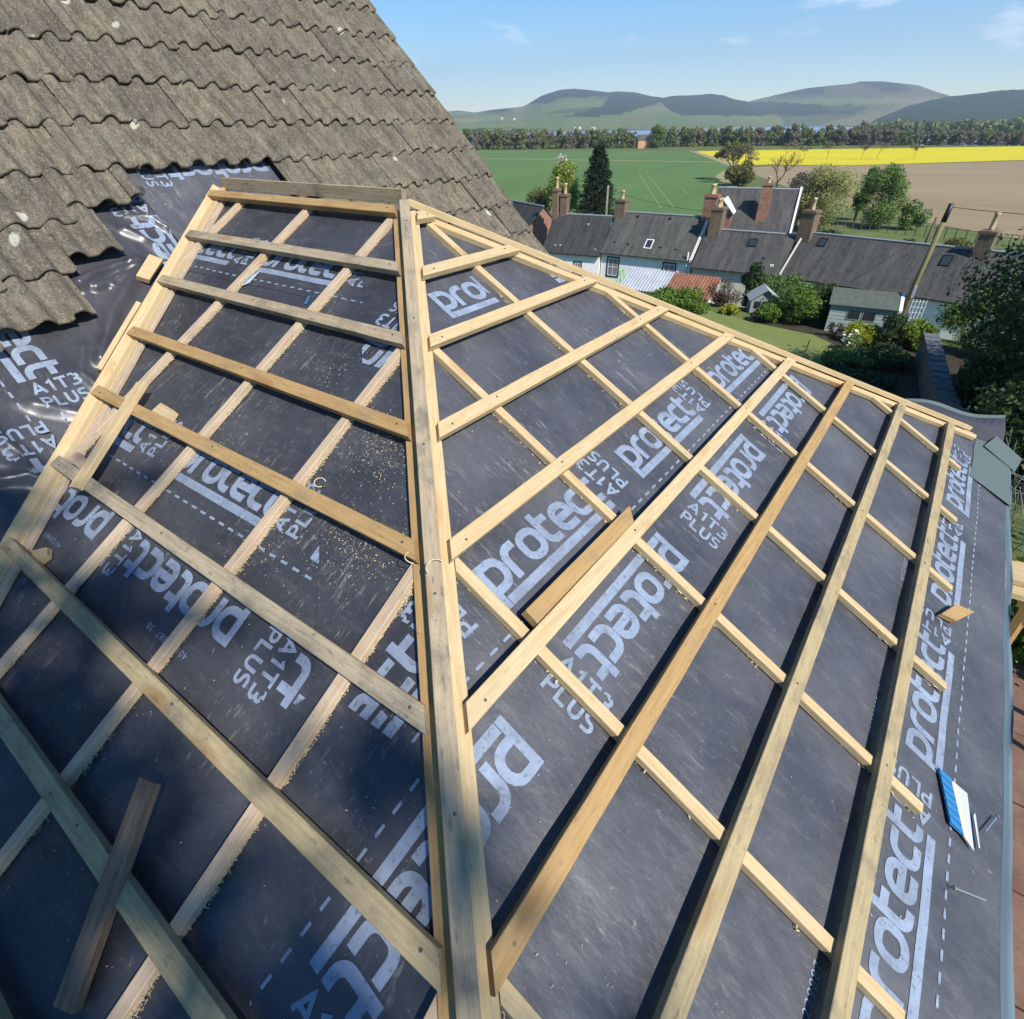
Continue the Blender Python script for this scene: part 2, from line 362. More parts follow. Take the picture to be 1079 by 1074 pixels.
hipL = lambda off: (lambda s: c*s-off*HK)
for i, s in enumerate(LS):
    x0 = LX0[i]
    o = face_stick('roof_batten', L, (lambda q, x0=x0: x0), hipL(.030), s-.025, s+.025, H2, H1, M[LM[i]], LLAB[i], 'roof batten', G_BL)
    ln = (hipL(.03)(s)-x0)
    nail_heads(o, [(ln/2-.05, .004), (-ln/2+.06, -.005), (random.uniform(-.2, .2), .006)], .01335)
o = face_stick('roof_batten', L, lambda q: .1, hipL(.03), 2.72-.025, 2.72+.025, H2, H1, M['green'], 'greenish batten in the bottom left corner with only its end in view', 'roof batten', G_BL)
RS = [.096, .406, .723, 1.044, 1.372, 1.706, 2.052, 2.393, 2.738]
RM = ['fresh', 'fresh', 'fresh', 'fresh', 'fresh', 'fresh', 'tan', 'green', 'green']
RLAB = ['very short pale batten at the apex of the right slope between the two hips',
        'short pale second batten from the apex on the right slope, above the letters pro',
        'pale third batten from the apex on the right slope, below the letters pro',
        'pinkish fourth batten from the apex on the right slope, above two bare bays',
        'pale fifth batten from the apex on the right slope, directly above the upper lettering row',
        'pale sixth batten of the right slope with a short loose batten lying along it',
        'long tan seventh batten from the apex on the right slope below a row of lettering',
        'long tan eighth batten on the right slope between two rows of bare dark bays',
        'long greenish lowest batten on the right slope, beside the lettering along the eave']
for i, s in enumerate(RS):
    near = (lambda q: -c*q+.034*HK); far = (lambda q: c*q-.034*HK)
    o = face_stick('roof_batten', R, near, far, s-.025, s+.025, H2, H1, M[RM[i]], RLAB[i], 'roof batten', G_BR)
    ln = 2*(c*s-.034*HK)
    nail_heads(o, [(ln/2-.07, .004), (-ln/2+.06, -.005)]+[((-.5655 if k else .6)+random.uniform(-.01, .01), .004) for k in range(2) if ln > 1.6], .01335)
# counter battens
LC = [(-1.21, .03, .62), (-.623, .03, 1.72), (-.018, .06, 2.85), (.568, .70, 3.15), (1.16, 1.385, 3.15), (1.755, 2.07, 3.15)]
LCL = ['shortest thin counter batten on the left slope, next to the valley', 'thin counter batten down the left slope passing the blue plastic scrap',
       'thin counter batten starting at the middle of the ridge on the left slope', 'thin counter batten starting on the hip beside the third batten of the left slope',
       'thin counter batten starting on the hip below the fifth batten of the left slope', 'thin counter batten at the bottom of the left slope beside the hip']
for i, (x, s0, s1) in enumerate(LC):
    e = random.uniform(-.006, .006)
    sa, sb_ = [max(s0, (q+.053*HK)/c) if x > .3 else s0 for q in (x-.018, x+.018)]
    p = [L(x-.018, sa), L(x-.018+e, s1), L(x+.018+e, s1), L(x+.018, sb_), L(x-.018, sa, H2-.0006), L(x-.018+e, s1, H2-.0006), L(x+.018+e, s1, H2-.0006), L(x+.018, sb_, H2-.0006)]
    stick('counter_batten', p, M['counter'], LCL[i], 'counter batten', G_CL)
RC = [(1.887, 2.28, 2.87), (1.265, 1.58, 2.89), (.652, .86, 2.91), (.0245, .15, 2.935), (-.5655, .745, 2.90), (-1.149, 1.415, 2.92), (-1.74, 2.09, 2.92)]
RCL = ['shortest thin counter batten on the right slope, at the far eave corner', 'second thin counter batten from the far eave corner on the right slope',
       'third thin counter batten from the far eave corner on the right slope', 'longest thin counter batten on the right slope, running down from the apex',
       'thin counter batten from the hip beside the third batten of the right slope', 'thin counter batten from the hip beside the fifth batten of the right slope',
       'thin counter batten nearest the bottom of the picture on the right slope']
for i, (y, s0, s1) in enumerate(RC):
    sa, sb_ = [max(.125, (abs(q)+.053*HK)/c) for q in (y-.018, y+.018)]
    p = [R(y-.018, sa), R(y-.018, s1), R(y+.018, s1), R(y+.018, sb_), R(y-.018, sa, H2-.0006), R(y-.018, s1, H2-.0006), R(y+.018, s1, H2-.0006), R(y+.018, sb_, H2-.0006)]
    stick('counter_batten', [p[j] for j in (3, 2, 1, 0, 7, 6, 5, 4)], M['fresh'], RCL[i], 'counter batten', G_CR)
# hips: a counter batten flat on each slope and a capping batten over them
G_H = 'timbers along the two hips'
def hip_counter(F, sgn, far, m, label, s0, s1, w=.047):
    def P(s, off, h):
        if F is L: return L(c*s-off*HK, s, h)
        if F is R: return R((c*s-off*HK)*(1 if far else -1), s, h)
        return B(c*s-off*HK, s, h)
    a = .004
    p = [P(s0, a, 0), P(s1, a, 0), P(s1, a+w, 0), P(s0, a+w, 0), P(s0, a, H2-.001), P(s1, a, H2-.001), P(s1, a+w, H2-.001), P(s0, a+w, H2-.001)]
    stick('hip_counter_batten', p, m, label, 'hip batten', G_H)
hip_counter(L, 1, False, M['tan'], 'hip counter batten under the near hip cap on the shaded left side', .03, 3.1)
hip_counter(R, 1, False, M['fresh'], 'hip counter batten under the near hip cap on the sunny right side', .03, 3.1)
hip_counter(R, 1, True, M['fresh'], 'pale hip counter batten just inside the far hip of the right slope', .03, 2.95)
hip_counter(B, 1, True, M['fresh'], 'hip counter batten on the hidden outer side of the far hip', .03, 2.95)
def hip_cap(sy, m, label, s1):
    d = Vector((c, sy*c, -s_)).normalized(); side = Vector((-d.y, d.x, 0)).normalized()*sy; up = side.cross(d)*(1 if sy > 0 else 1)
    up = d.cross(side); up = up if up.z > 0 else -up
    a = d*.0+up*(.030); b = d*s1+up*.030; w = side*.022; t = up*.027
    p = [a-w, b-w, b+w, a+w, a-w+t, b-w+t, b+w+t, a+w+t]
    return stick('hip_cap_batten', p, m, label, 'hip batten', G_H)
o = hip_cap(-1, M['grey'], 'grey weathered capping batten running down the near hip in the middle of the roof', 4.05)
nail_heads(o, [(x, random.uniform(-.006, .006)) for x in (-1.85, -1.2, -.6, -.1, .4, .9, 1.3)], .0135)
hip_cap(1, M['fresh'], 'pale capping batten along the far hip against the gardens', 3.82)
# ridge board on edge
p = [Vector((-1.50, .016, .030)), Vector((-.03, .016, .030)), Vector((-.03, .044, .030)), Vector((-1.50, .044, .030)),
     Vector((-1.50, .016, .088)), Vector((-.03, .016, .088)), Vector((-.03, .044, .088)), Vector((-1.50, .044, .088))]
stick('ridge_board', p, M['grey'], 'greyish board standing on edge along the short ridge', 'ridge board')
# valley boards
G_V = 'timbers along the valley'
def valley(o0, o1, h0, h1, s0, s1, m, label, k=.0, name='valley_board'):
    f = lambda s, o: L(xv(s)+o+k*s, s, 0)
    def P(s, o, h): return L(xv(s)+o, s, h)
    pts = [P(s0, o0, h0), P(s1, o0, h0), P(s1, o1, h0), P(s0, o1, h0), P(s0, o0, h1), P(s1, o0, h1), P(s1, o1, h1), P(s0, o1, h1)]
    stick(name, [pts[j] for j in (3, 2, 1, 0, 7, 6, 5, 4)], m, label, 'valley batten', G_V)
dv = Vector((1.037, -1.766, -1.0)).normalized(); V0 = L(xv(0), 0)
pM = dv.cross(nM).normalized(); pM = pM if pM.x < 0 else -pM
pL = dv.cross(nL).normalized(); pL = pL if pL.x > 0 else -pL
def vboard(pd, n, o0, o1, h0, h1, t0, t1, m, label, skew=0.0):
    P = lambda t, o, h: V0+dv*t+pd*o+n*h
    q = [P(t0, o0, h0), P(t1, o0+skew, h0), P(t1, o1+skew, h0), P(t0, o1, h0), P(t0, o0, h1), P(t1, o0+skew, h1), P(t1, o1+skew, h1), P(t0, o1, h1)]
    if pd is pL: q = [q[j] for j in (3, 2, 1, 0, 7, 6, 5, 4)]
    stick('valley_board', q, m, label, 'valley batten', G_V)
vboard(pM, nM, .001, .046, .010, .032, -.02, 3.3, M['fresh'], 'greenish yellow valley board on the tile side of the valley')
vboard(pL, nL, .016, .064, .006, .0258, -.02, 3.3, M['fresh'], 'yellow valley board under the batten ends on the left slope side of the valley')
vboard(pL, nL, .067, .100, .0, .018, .05, 3.2, M['counter'], 'narrow pale batten alongside the yellow valley board')
vboard(pM, nM, .050, .072, .010, .026, .98, 1.42, M['fresh'], 'short rough strip on the tile side of the valley boards', .0)

# loose timber
def loose(name, F, pts, h0, h1, m, label, cat, hb=None):
    hb = hb or [h0]*4
    p = [F(a, s, h) for (a, s), h in zip(pts, hb)]+[F(a, s, h+(h1-h0)) for (a, s), h in zip(pts, hb)]
    return stick(name, p, m, label, cat)
loose('batten_offcut', L, [(-.355, 1.745), (-.535, 1.262), (-.490, 1.245), (-.305, 1.730)], H1+.001, H1+.0260, M['fresh'], 'pale offcut lying across the fifth and sixth battens of the left slope', 'offcut')
loose('batten_offcut', L, [(1.010, 2.612), (.878, 2.172), (.930, 2.158), (1.066, 2.590)], .0, .026, M['dark'], 'dark weathered stick lying across a greenish batten at the bottom left', 'offcut', [.010, .080, .080, .010])
loose('batten_offcut', R, [(-1.120, 1.678), (-.548, 1.680), (-.500, 1.632), (-1.118, 1.630)], H2+.002, H1+.003, M['tan'], 'short loose batten with a slanted end lying against the sixth batten of the right slope', 'offcut')
loose('wood_block', L, [(-.380, 1.345), (-.245, 1.345), (-.262, 1.292), (-.368, 1.287)], .004, .034, M['fresh'], 'small pale block poking out above the fifth batten of the left slope', 'wood block')
loose('wood_block', L, [(-.545, 1.668), (-.445, 1.672), (-.435, 1.628), (-.540, 1.622)], .03, .056, M['counter'], 'small pinkish block by the lower end of the crossing offcut', 'wood block')
loose('wood_block', L, [(-.350, 2.008), (-.262, 2.02), (-.250, 1.982), (-.285, 1.962)], .001, .026, M['green'], 'small greenish wedge beside the seventh batten near the left edge', 'wood block')
loose('wood_block', Mf, [(-.735, -1.690), (-.690, -1.655), (-.560, -1.755), (-.606, -1.795)], .012, .045, M['fresh'], 'short pale block beside the top of the valley below the tiles', 'wood block')
loose('wood_block', R, [(.408, 2.872), (.445, 2.945), (.612, 3.028), (.556, 2.935)], .004, .030, M['tan'], 'tan slanted offcut lying on the lettering by the eave', 'wood block')

# ------------------------------------------------------------------ underlay sheets and their printed lettering
def wrin(seed, amp, big=1.0):
    def f(a, b):
        return amp*(noise.noise((a*2.6*big+seed, b*3.4*big, seed))+.5*noise.noise((a*7*big, b*6*big+seed, seed+3)))
    return f
def crumple(seed):
    def f(a, b):
        n1 = noise.noise((a*3.0+seed, b*3.0, seed)); w = .12*n1
        r = 1-abs(noise.noise((a*3.6+w*4+seed, b*4.4-w*3, seed+5)))*2.2
        r2 = 1-abs(noise.noise((a*9+seed, b*8+w*8, seed+9)))*2
        return .004+.012*max(0, r)**2*(.5+n1)+.0015*max(0, r2)**2+.012*n1
    return f
_CH = [([(-.97, -1.72), (-.87, -1.765), (-.76, -1.79), (-.655, -1.785)], .050, .019), ([(-.655, -1.785), (-.755, -1.69), (-.907, -1.565), (-1.01, -1.45), (-1.10, -1.34)], .036, .024),
       ([(-.92, -1.69), (-.83, -1.715), (-.76, -1.735)], .034, .012), ([(-.85, -1.71), (-.82, -1.63), (-.86, -1.57)], .022, .012), ([(-.56, -2.07), (-.46, -2.04), (-.41, -1.96)], .030, .016),
       ([(-.62, -1.98), (-.55, -1.92), (-.52, -1.82)], .022, .018), ([(-1.43, -1.22), (-1.30, -1.12), (-1.22, -1.03)], .024, .022), ([(-1.12, -1.42), (-1.20, -1.30), (-1.18, -1.22)], .020, .016),
       ([(-1.75, -.98), (-1.60, -.93), (-1.52, -.84)], .026, .02), ([(-1.70, -.80), (-1.56, -.72)], .022, .018), ([(-1.62, -1.18), (-1.57, -1.02), (-1.60, -.92)], .020, .016)]
FOLDS = [(p, q, am, w) for ch, am, w in _CH for p, q in zip(ch, ch[1:])]
def covered(a): return np.interp(a, [-2.1, -2.06, -1.02, -.98, -.72, -.68, -.46, -.42], [-1.22, -1.49, -1.49, -1.83, -1.83, -2.10, -2.10, -2.32])
def folds(a, b):
    h = 0.0
    for (p, q, amp, w) in FOLDS:
        dx, dy = q[0]-p[0], q[1]-p[1]; t = max(0, min(1, ((a-p[0])*dx+(b-p[1])*dy)/(dx*dx+dy*dy))); d = sqrt((a-p[0]-dx*t)**2+(b-p[1]-dy*t)**2)
        d += .012*noise.noise((a*9, b*9, 1)); h = max(h, amp*max(0, 1-abs(d)/(w*2.2))**1.35)
    return h
def grid_clip(bounds, planes, step):
    a0, a1, b0, b1 = bounds; bm = bmesh.new(); na = max(1, int((a1-a0)/step)); nb = max(1, int((b1-b0)/step))
    V = [[bm.verts.new((a0+(a1-a0)*i/na, b0+(b1-b0)*j/nb, 0)) for j in range(nb+1)] for i in range(na+1)]
    for i in range(na):
        for j in range(nb): bm.faces.new((V[i][j], V[i+1][j], V[i+1][j+1], V[i][j+1]))
    return clip(bm, planes)
def clip(bm, planes):
    for (pa, pb, na, nb) in planes:          # keep the side n.(x-p) <= 0
        g = list(bm.verts)+list(bm.edges)+list(bm.faces)
        if g: bmesh.ops.bisect_plane(bm, geom=g, dist=1e-6, plane_co=(pa, pb, 0), plane_no=(na, nb, 0), clear_outer=True)
    return bm
def to_face(bm, F, f, h):
    for v in bm.verts: v.co = F(v.co.x, v.co.y, h+f(v.co.x, v.co.y))
    return bm
def sheet(label, F, bounds, planes, f, h, m, step=.035):
    bm = to_face(grid_clip(bounds, planes, step), F, f, h); bmesh.ops.recalc_face_normals(bm, faces=bm.faces)
    if bm.faces and sum((x.normal.z for x in bm.faces)) < 0: bmesh.ops.reverse_faces(bm, faces=bm.faces)
    me = bpy.data.meshes.new('underlay_sheet'); bm.to_mesh(me); bm.free(); me.polygons.foreach_set('use_smooth', [True]*len(me.polygons))
    o = link('underlay_sheet', me, m); tag(o, label, 'roofing underlay', 'lapped sheets of black roofing underlay'); return o

# glyph strokes (x-height 1)
def arc(cx, cy, rx, ry, a0, a1, n=7): return [(cx+rx*cos(radians(a0+(a1-a0)*i/n)), cy+ry*sin(radians(a0+(a1-a0)*i/n))) for i in range(n+1)]
GL = {
 'p': (.98, [[(.12, -.40), (.12, .88)]+[(.5, .88)]+arc(.52, .5, .32, .38, 90, -90)+[(.13, .12)]]),
 'r': (.70, [[(.12, 0), (.12, .55)]+arc(.42, .55, .30, .33, 180, 90)+[(.68, .88)]]),
 'o': (.98, [arc(.56, .60, .30, .28, 0, 90)+arc(.44, .60, .30, .28, 90, 180)+arc(.44, .40, .30, .28, 180, 270)+arc(.56, .40, .30, .28, 270, 360)+[(.86, .60)]]),
 't': (.72, [[(.14, 1.22), (.14, .42)]+arc(.42, .40, .28, .28, 180, 270)+[(.64, .12)], [(.14, .88), (.64, .88)]]),
 'e': (.96, [[(.24, .50), (.82, .50), (.82, .60)]+arc(.56, .60, .26, .28, 0, 90)+arc(.42, .60, .30, .28, 90, 180)+arc(.42, .40, .30, .28, 180, 270)+[(.84, .12)]]),
 'c': (.86, [[(.80, .88), (.44, .88)]+arc(.42, .60, .30, .28, 90, 180)+arc(.42, .40, .30, .28, 180, 270)+[(.80, .12)]]),
 'A': (1.0, [[(.0, 0), (.38, .95), (.76, 0)], [(.17, .30), (.59, .30)]]), '1': (.62, [[(.05, .72), (.30, .92), (.30, 0)]]),
 'T': (.92, [[(.0, .92), (.78, .92)], [(.39, .92), (.39, 0)]]),
 '3': (.80, [[(.05, .92), (.42, .92)]+arc(.40, .72, .22, .20, 90, -90)+[(.28, .52)], [(.38, .52)]+arc(.38, .28, .26, .22, 90, -90)+[(.02, .06)]]),
 'P': (.82, [[(.08, 0), (.08, .92), (.36, .92)]+arc(.38, .68, .24, .24, 90, -90)+[(.08, .44)]]), 'L': (.78, [[(.08, .98), (.08, .07), (.62, .07)]]),
 'U': (.88, [[(.08, .98), (.08, .36)]+arc(.36, .34, .28, .28, 180, 360)+[(.64, .98)]]),
 'S': (.76, [[(.60, .92), (.30, .92)]+arc(.30, .71, .22, .20, 90, 270)+arc(.36, .28, .22, .22, 90, -90)+[(.04, .06)]]),
}
def ribbon(bm, pts, w, T, step=.014):
    P = [Vector(p) for p in pts]; out = [P[0]]
    for a, b in zip(P, P[1:]):
        n = max(1, int((b-a).length/step))
        for i in range(1, n+1): out.append(a.lerp(b, i/n))
    q = [out[0]]
    for p in out[1:]:
        if (p-q[-1]).length > 1e-5: q.append(p)
    out = q; closed = (out[0]-out[-1]).length < 1e-4; L_, R_ = [], []
    n = len(out)
    for i, p in enumerate(out):
        if closed:
            pa, pb = out[(i-1) % (n-1)], out[(i+1) % (n-1)]
        else: pa, pb = out[max(0, i-1)], out[min(n-1, i+1)]
        d1 = (p-pa).normalized() if (p-pa).length > 0 else (pb-p).normalized(); d2 = (pb-p).normalized() if (pb-p).length > 0 else d1
        t = (d1+d2).normalized(); nn = Vector((-t.y, t.x)); k = 1/max(.6, nn.dot(Vector((-d1.y, d1.x))))
        L_.append(bm.verts.new((*T(p+nn*w/2*k), 0))); R_.append(bm.verts.new((*T(p-nn*w/2*k), 0)))
    for i in range(n-1): bm.faces.new((R_[i], R_[i+1], L_[i+1], L_[i]))
def glyphs(bm, text, X, u0, v0, T, w, rot=False, sx=1.0):
    x = 0.0
    for ch in text:
        adv, strokes = GL[ch]
        for st in strokes:
            if rot: pts = [(u0-y*X+v0*0, v0+(x+px)*X*1.0) for px, y in [(a*sx, b) for a, b in st]]
            else: pts = [(u0+(x+px)*X, v0+y*X) for px, y in [(a*sx, b) for a, b in st]]
            ribbon(bm, pts, w*X, T)
        x += adv*sx
    return x*X
def text_row(bm, T, starts, dash=(None, None), block=True, bar=True, X=.108):
    P = bm
    for u0 in starts:
        glyphs(P.new('printed_word'), 'protect', X, u0, 0, T, .25); bm = P.new('printed_bar')
        if bar: ribbon(bm, [(u0+.27*X, -.26*X), (u0+5.85*X, -.26*X)], .28*X, T, .02)
        if block:
            b0 = u0+5.95*X; bm = P.new('printed_grade_mark')
            glyphs(bm, 'A1T3', .056, b0+.062, -.015, T, .20, True)
            glyphs(bm, 'PLUS', .056, b0+.138, -.015, T, .20, True)
    if dash[0] is not None:
        u = dash[0]; bm = P.new('printed_dash_pattern')
        while u < dash[1]: ribbon(bm, [(u, -.092), (u+.030, -.092)], .008, T, .02); u += .058
FONT = bpy.data.curves.new('code_font', 'FONT')
def code(bm, txt, size, T):
    bm = bm.new('printed_code')
    cu = bpy.data.curves.new('code', 'FONT'); cu.body = txt; cu.size = size; cu.space_character = 1.25; o = bpy.data.objects.new('code', cu); C.objects.link(o)
    bpy.context.view_layer.update(); me = o.to_mesh(); vs = [bm.verts.new((*T(Vector((v.co.x, v.co.y))), 0)) for v in me.vertices]
    for p in me.polygons:
        try: bm.faces.new([vs[i] for i in p.vertices])
        except ValueError: pass
    o.to_mesh_clear(); bpy.data.objects.remove(o); bpy.data.curves.remove(cu)
def lettering(parent, F, f, h, planes, fn, name='printed_lettering'):
    class Pieces:
        def __init__(s): s.l = []
        def new(s, nm): b = bmesh.new(); s.l.append((nm, b)); return b
    P = Pieces(); fn(P)
    for nm, bm in P.l:
        clip(bm, planes)
        if len(bm.faces) < 6 and nm != 'printed_dash_pattern': bm.free(); continue
        if not bm.faces: bm.free(); continue
        to_face(bm, F, f, h); me = bpy.data.meshes.new(nm); bm.to_mesh(me); bm.free(); link(nm, me, M['print'], parent)
# transforms text (u,v) -> face (a,s)
def TL(x0, sb): return lambda p: (x0+p[0], sb-p[1])           # L or R, upright: reads along +a, top up-slope
def TLf(x0, sb): return lambda p: (x0-p[0], sb+p[1])          # upside down: reads along -a
def unfold(T):                                                # right-slope coordinates carried over the near hip on to the left slope
    hd = Vector((-c, 1)).normalized()                         # (y,s) direction of the hip on R ;  on L it is (c,1)
    def g(p):
        y, s = T(p); q = Vector((y, s)); al = q.dot(hd); pe = q.x*hd.y-q.y*hd.x   # pe<0 beyond hip
        hl = Vector((c, 1)).normalized(); nl = Vector((hl.y, -hl.x))
        r = hl*al+nl*pe; return (r.x, r.y)
    return g
HIPL = (0, 0, 1, -c)       # keep x <= c s
HIPR = (0, 0, -1, -c)      # keep y >= -c s
HIPF = (0, 0, 1, -c)       # keep y <= c s
VAL = (-1.532, 0, -1, .512)     # keep x >= xv(s)
wL, wR = wrin(3.1, .0042), wrin(8.7, .0046)
# left slope sheets (upper laps over lower)
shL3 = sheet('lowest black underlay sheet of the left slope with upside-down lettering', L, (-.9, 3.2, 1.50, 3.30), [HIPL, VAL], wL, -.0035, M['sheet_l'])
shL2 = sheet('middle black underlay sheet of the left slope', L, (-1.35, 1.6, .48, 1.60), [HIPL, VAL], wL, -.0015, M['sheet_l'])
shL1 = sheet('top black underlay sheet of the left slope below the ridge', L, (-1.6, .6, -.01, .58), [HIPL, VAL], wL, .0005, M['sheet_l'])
E_ = .0016
lettering(shL1, L, wL, .0005+E_, [HIPL, VAL], lambda bm: text_row(bm, TL(0, .455), [-1.50, -.64, .22], (-1.45, .5)))
lettering(shL2, L, wL, -.0015+E_, [HIPL, VAL, (.985, 1.5, 1, .25)], lambda bm: text_row(bm, TL(0, 1.475), [-.98, -.075, .80], (-.8, 1.0)))
lettering(shL3, L, wL, -.0035+E_, [HIPL, VAL, (1.12, 1.7, 1, -.3)], lambda bm: (text_row(bm, TLf(0, 1.745), [-1.61, -.735, .14]), code(bm, '401229887  38', .030, TLf(.63, 1.93)), code(bm, '401229887', .026, TLf(-.27, 1.93))))
# right slope sheets; each is dressed over the near hip on to the left slope
RSH = [('top black underlay sheet of the right slope round the apex', 0, .72, .0006), ('middle black underlay sheet of the right slope', .55, 1.68, -.0015), ('lowest black underlay sheet of the right slope along the eave', 1.55, 3.225, -.0035)]
rows = [lambda T: (lambda bm: text_row(bm, T(0, .585), [-.335, .56, -1.23], (-.9, .7))),
        lambda T: (lambda bm: (text_row(bm, T(0, 1.555), [-1.12, -.262, .70, -2.0], (-2.3, 1.5)), code(bm, '401229887  38', .030, T(-.36, 1.365)), code(bm, '401229887  38', .030, T(.52, 1.36)))),
        lambda T: (lambda bm: text_row(bm, T(0, 2.94), [-1.235, -.36, .545, 1.455, -2.1], (-2.2, 2.7)))]
def flipF(bm, T): text_row(bm, T, [-.50+.90*0], (None, None))
for i, (lab, s0, s1, h) in enumerate(RSH):
    o = sheet(lab, R, (-2.9, 2.9, s0, s1), [HIPR, HIPF], wR, h, M['sheet'])
    if i == 0:
        lettering(o, R, wR, h+E_, [HIPR, HIPF, (-.03, 0, 1, 0)], rows[0](TL))
        lettering(o, R, wR, h+E_, [HIPR, HIPF, (.43, 0, -1, 0), (.62, 0, 1, 0)], lambda bm: text_row(bm, TL(0, .60), [.03], (None, None)))
    else: lettering(o, R, wR, h+E_, [HIPR, HIPF, (0, s1, 0, 1)], rows[i](TL))
    if i == 2:
        tf = lambda bm: (text_row(bm, TLf(0, 1.807), [-.50, .43, -1.40, 1.35], (None, None)), code(bm, '401229887  38', .032, TL(-.45, 2.72)), code(bm, '401229887  38', .032, TL(.45, 2.70)), code(bm, '401229887  38', .034, TL(-1.38, 2.715)))
        lettering(o, R, wR, h+E_, [HIPR, HIPF, (0, s1, 0, 1)], tf)
    # flap over the hip
    lapw = [.215, .36, .47][i]*HK; hh = .0042+i*-.0006
    fl = [HIPL, (-lapw, 0, -1, c), (0, s0*1.0, 0, -1), (0, s1+.10, 0, 1)]+([(1.13, 1.75, -1, -.6)] if i == 2 else [])
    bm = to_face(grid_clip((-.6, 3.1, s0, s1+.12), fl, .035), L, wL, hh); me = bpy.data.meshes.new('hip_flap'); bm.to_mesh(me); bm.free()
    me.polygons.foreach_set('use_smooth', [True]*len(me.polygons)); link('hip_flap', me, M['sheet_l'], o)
    def ft(bm, i=i):
        if i == 0: text_row(bm, unfold(TL(0, .585)), [-.335, -1.23], (-1.3, -.4))
        if i == 1: text_row(bm, unfold(TL(0, 1.555)), [-1.12, -2.0], (-2.3, -1.2))
        if i == 2: text_row(bm, unfold(TLf(0, 1.807)), [1.35, .43, 2.26], (1.3, 3.2))
    lettering(o, L, wL, hh+E_, fl, ft)
# eave: turned-up grey edge, corner patch
eave = bpy.data.objects['underlay_sheet.005'] if 'underlay_sheet.005' in bpy.data.objects else None
bm = bmesh.new(); ys = [-2.9+.045*i for i in range(129)]; prev = None
for y in ys:
    w = .016+.010*noise.noise((y*1.7, 3, 1))+.006*noise.noise((y*6, 1, 1)); t = .012*noise.noise((y*2.1, 7, 2))
    r = [bm.verts.new(R(y, 3.222+t, wR(y, 3.22)-.003)), bm.verts.new(R(y, 3.232+t, .004)), bm.verts.new(R(y, 3.232+t+w*.55, .012+.006*noise.noise((y*3, 0, 4)))), bm.verts.new(R(y, 3.226+t+w, .012+.01*noise.noise((y*3, 5, 4))))]
    if prev:
        for k in range(3): bm.faces.new((prev[k], prev[k+1], r[k+1], r[k]))
    prev = r
me = bpy.data.meshes.new('turned_edge'); bm.to_mesh(me); bm.free(); me.polygons.foreach_set('use_smooth', [True]*len(me.polygons)); link('turned_edge', me, M['under'], eave)
# outer (back) slope cover beyond the far hip
bo = sheet('underlay dressed over the far side of the far hip near the eave corner', B, (-.2, 3.2, 0.0, 3.35), [(0, 0, 1, -c)], wrin(5.5, .006), -.003, M['sheet'], .06)
bm = bmesh.new(); prev = None
for i in range(15):
    t = i/14; a = Vector((2.05+.72*t, 2.05+.72*t, -(2.05+.72*t)*s_/c+.004)); q = Vector((2.12+.62*t, 2.62+.40*t, -1.33-.13*t+.02*sin(t*7)))
    row = [bm.verts.new(a), bm.verts.new(a.lerp(q, .5)+Vector((0, 0, .03))), bm.verts.new(q)]
    if prev:
        for k in range(2): bm.faces.new((prev[k], row[k], row[k+1], prev[k+1]))
    prev = row
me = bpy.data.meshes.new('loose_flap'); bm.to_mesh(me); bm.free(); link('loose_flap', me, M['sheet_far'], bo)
mb = MB()
for i in range(14):
    f2 = lambda t: Vector((2.12+.62*t, 2.62+.40*t, -1.329-.13*t+.02*sin(t*7))); a, b = f2(i/14), f2((i+1)/14); mb.poly([a, b, b+Vector((.0, .035, .012)), a+Vector((.0, .035, .012))])
mb.build('turned_edge', M['patch'], bo)
# corner patch
mb = MB(); prev = None
for j in range(13):
    y = 1.96+j*(2.72-1.96)/12; e = .004*noise.noise((y*4, 2, 2))
    row = [R(y, 2.965+.006*sin(y*9)+max(0, y-2.4)*.10, .0008+wR(y, 2.97)), R(y, 3.09, .006+wR(y, 3.09)+e), R(y, 3.235, .010+wR(y, 3.2)-e), R(y, 3.262, -.004)]
    if prev:
        for k in range(3): mb.poly([prev[k], prev[k+1], row[k+1], row[k]])
    prev = row
o = mb.build('membrane_patch', M['patch'], None, True); tag(o, 'grey-green patch stuck over the far eave corner of the right slope', 'membrane patch')
mb = MB(); mb.poly([R(2.53, 3.03, .012), R(2.50, 3.27, .015), R(2.72, 3.30, .04), R(2.76, 3.09, .042)]); mb.poly([R(2.53, 3.03, .009), R(2.76, 3.09, .039), R(2.72, 3.30, .037), R(2.50, 3.27, .012)])
mb.build('folded_flap', M['patch'], o)

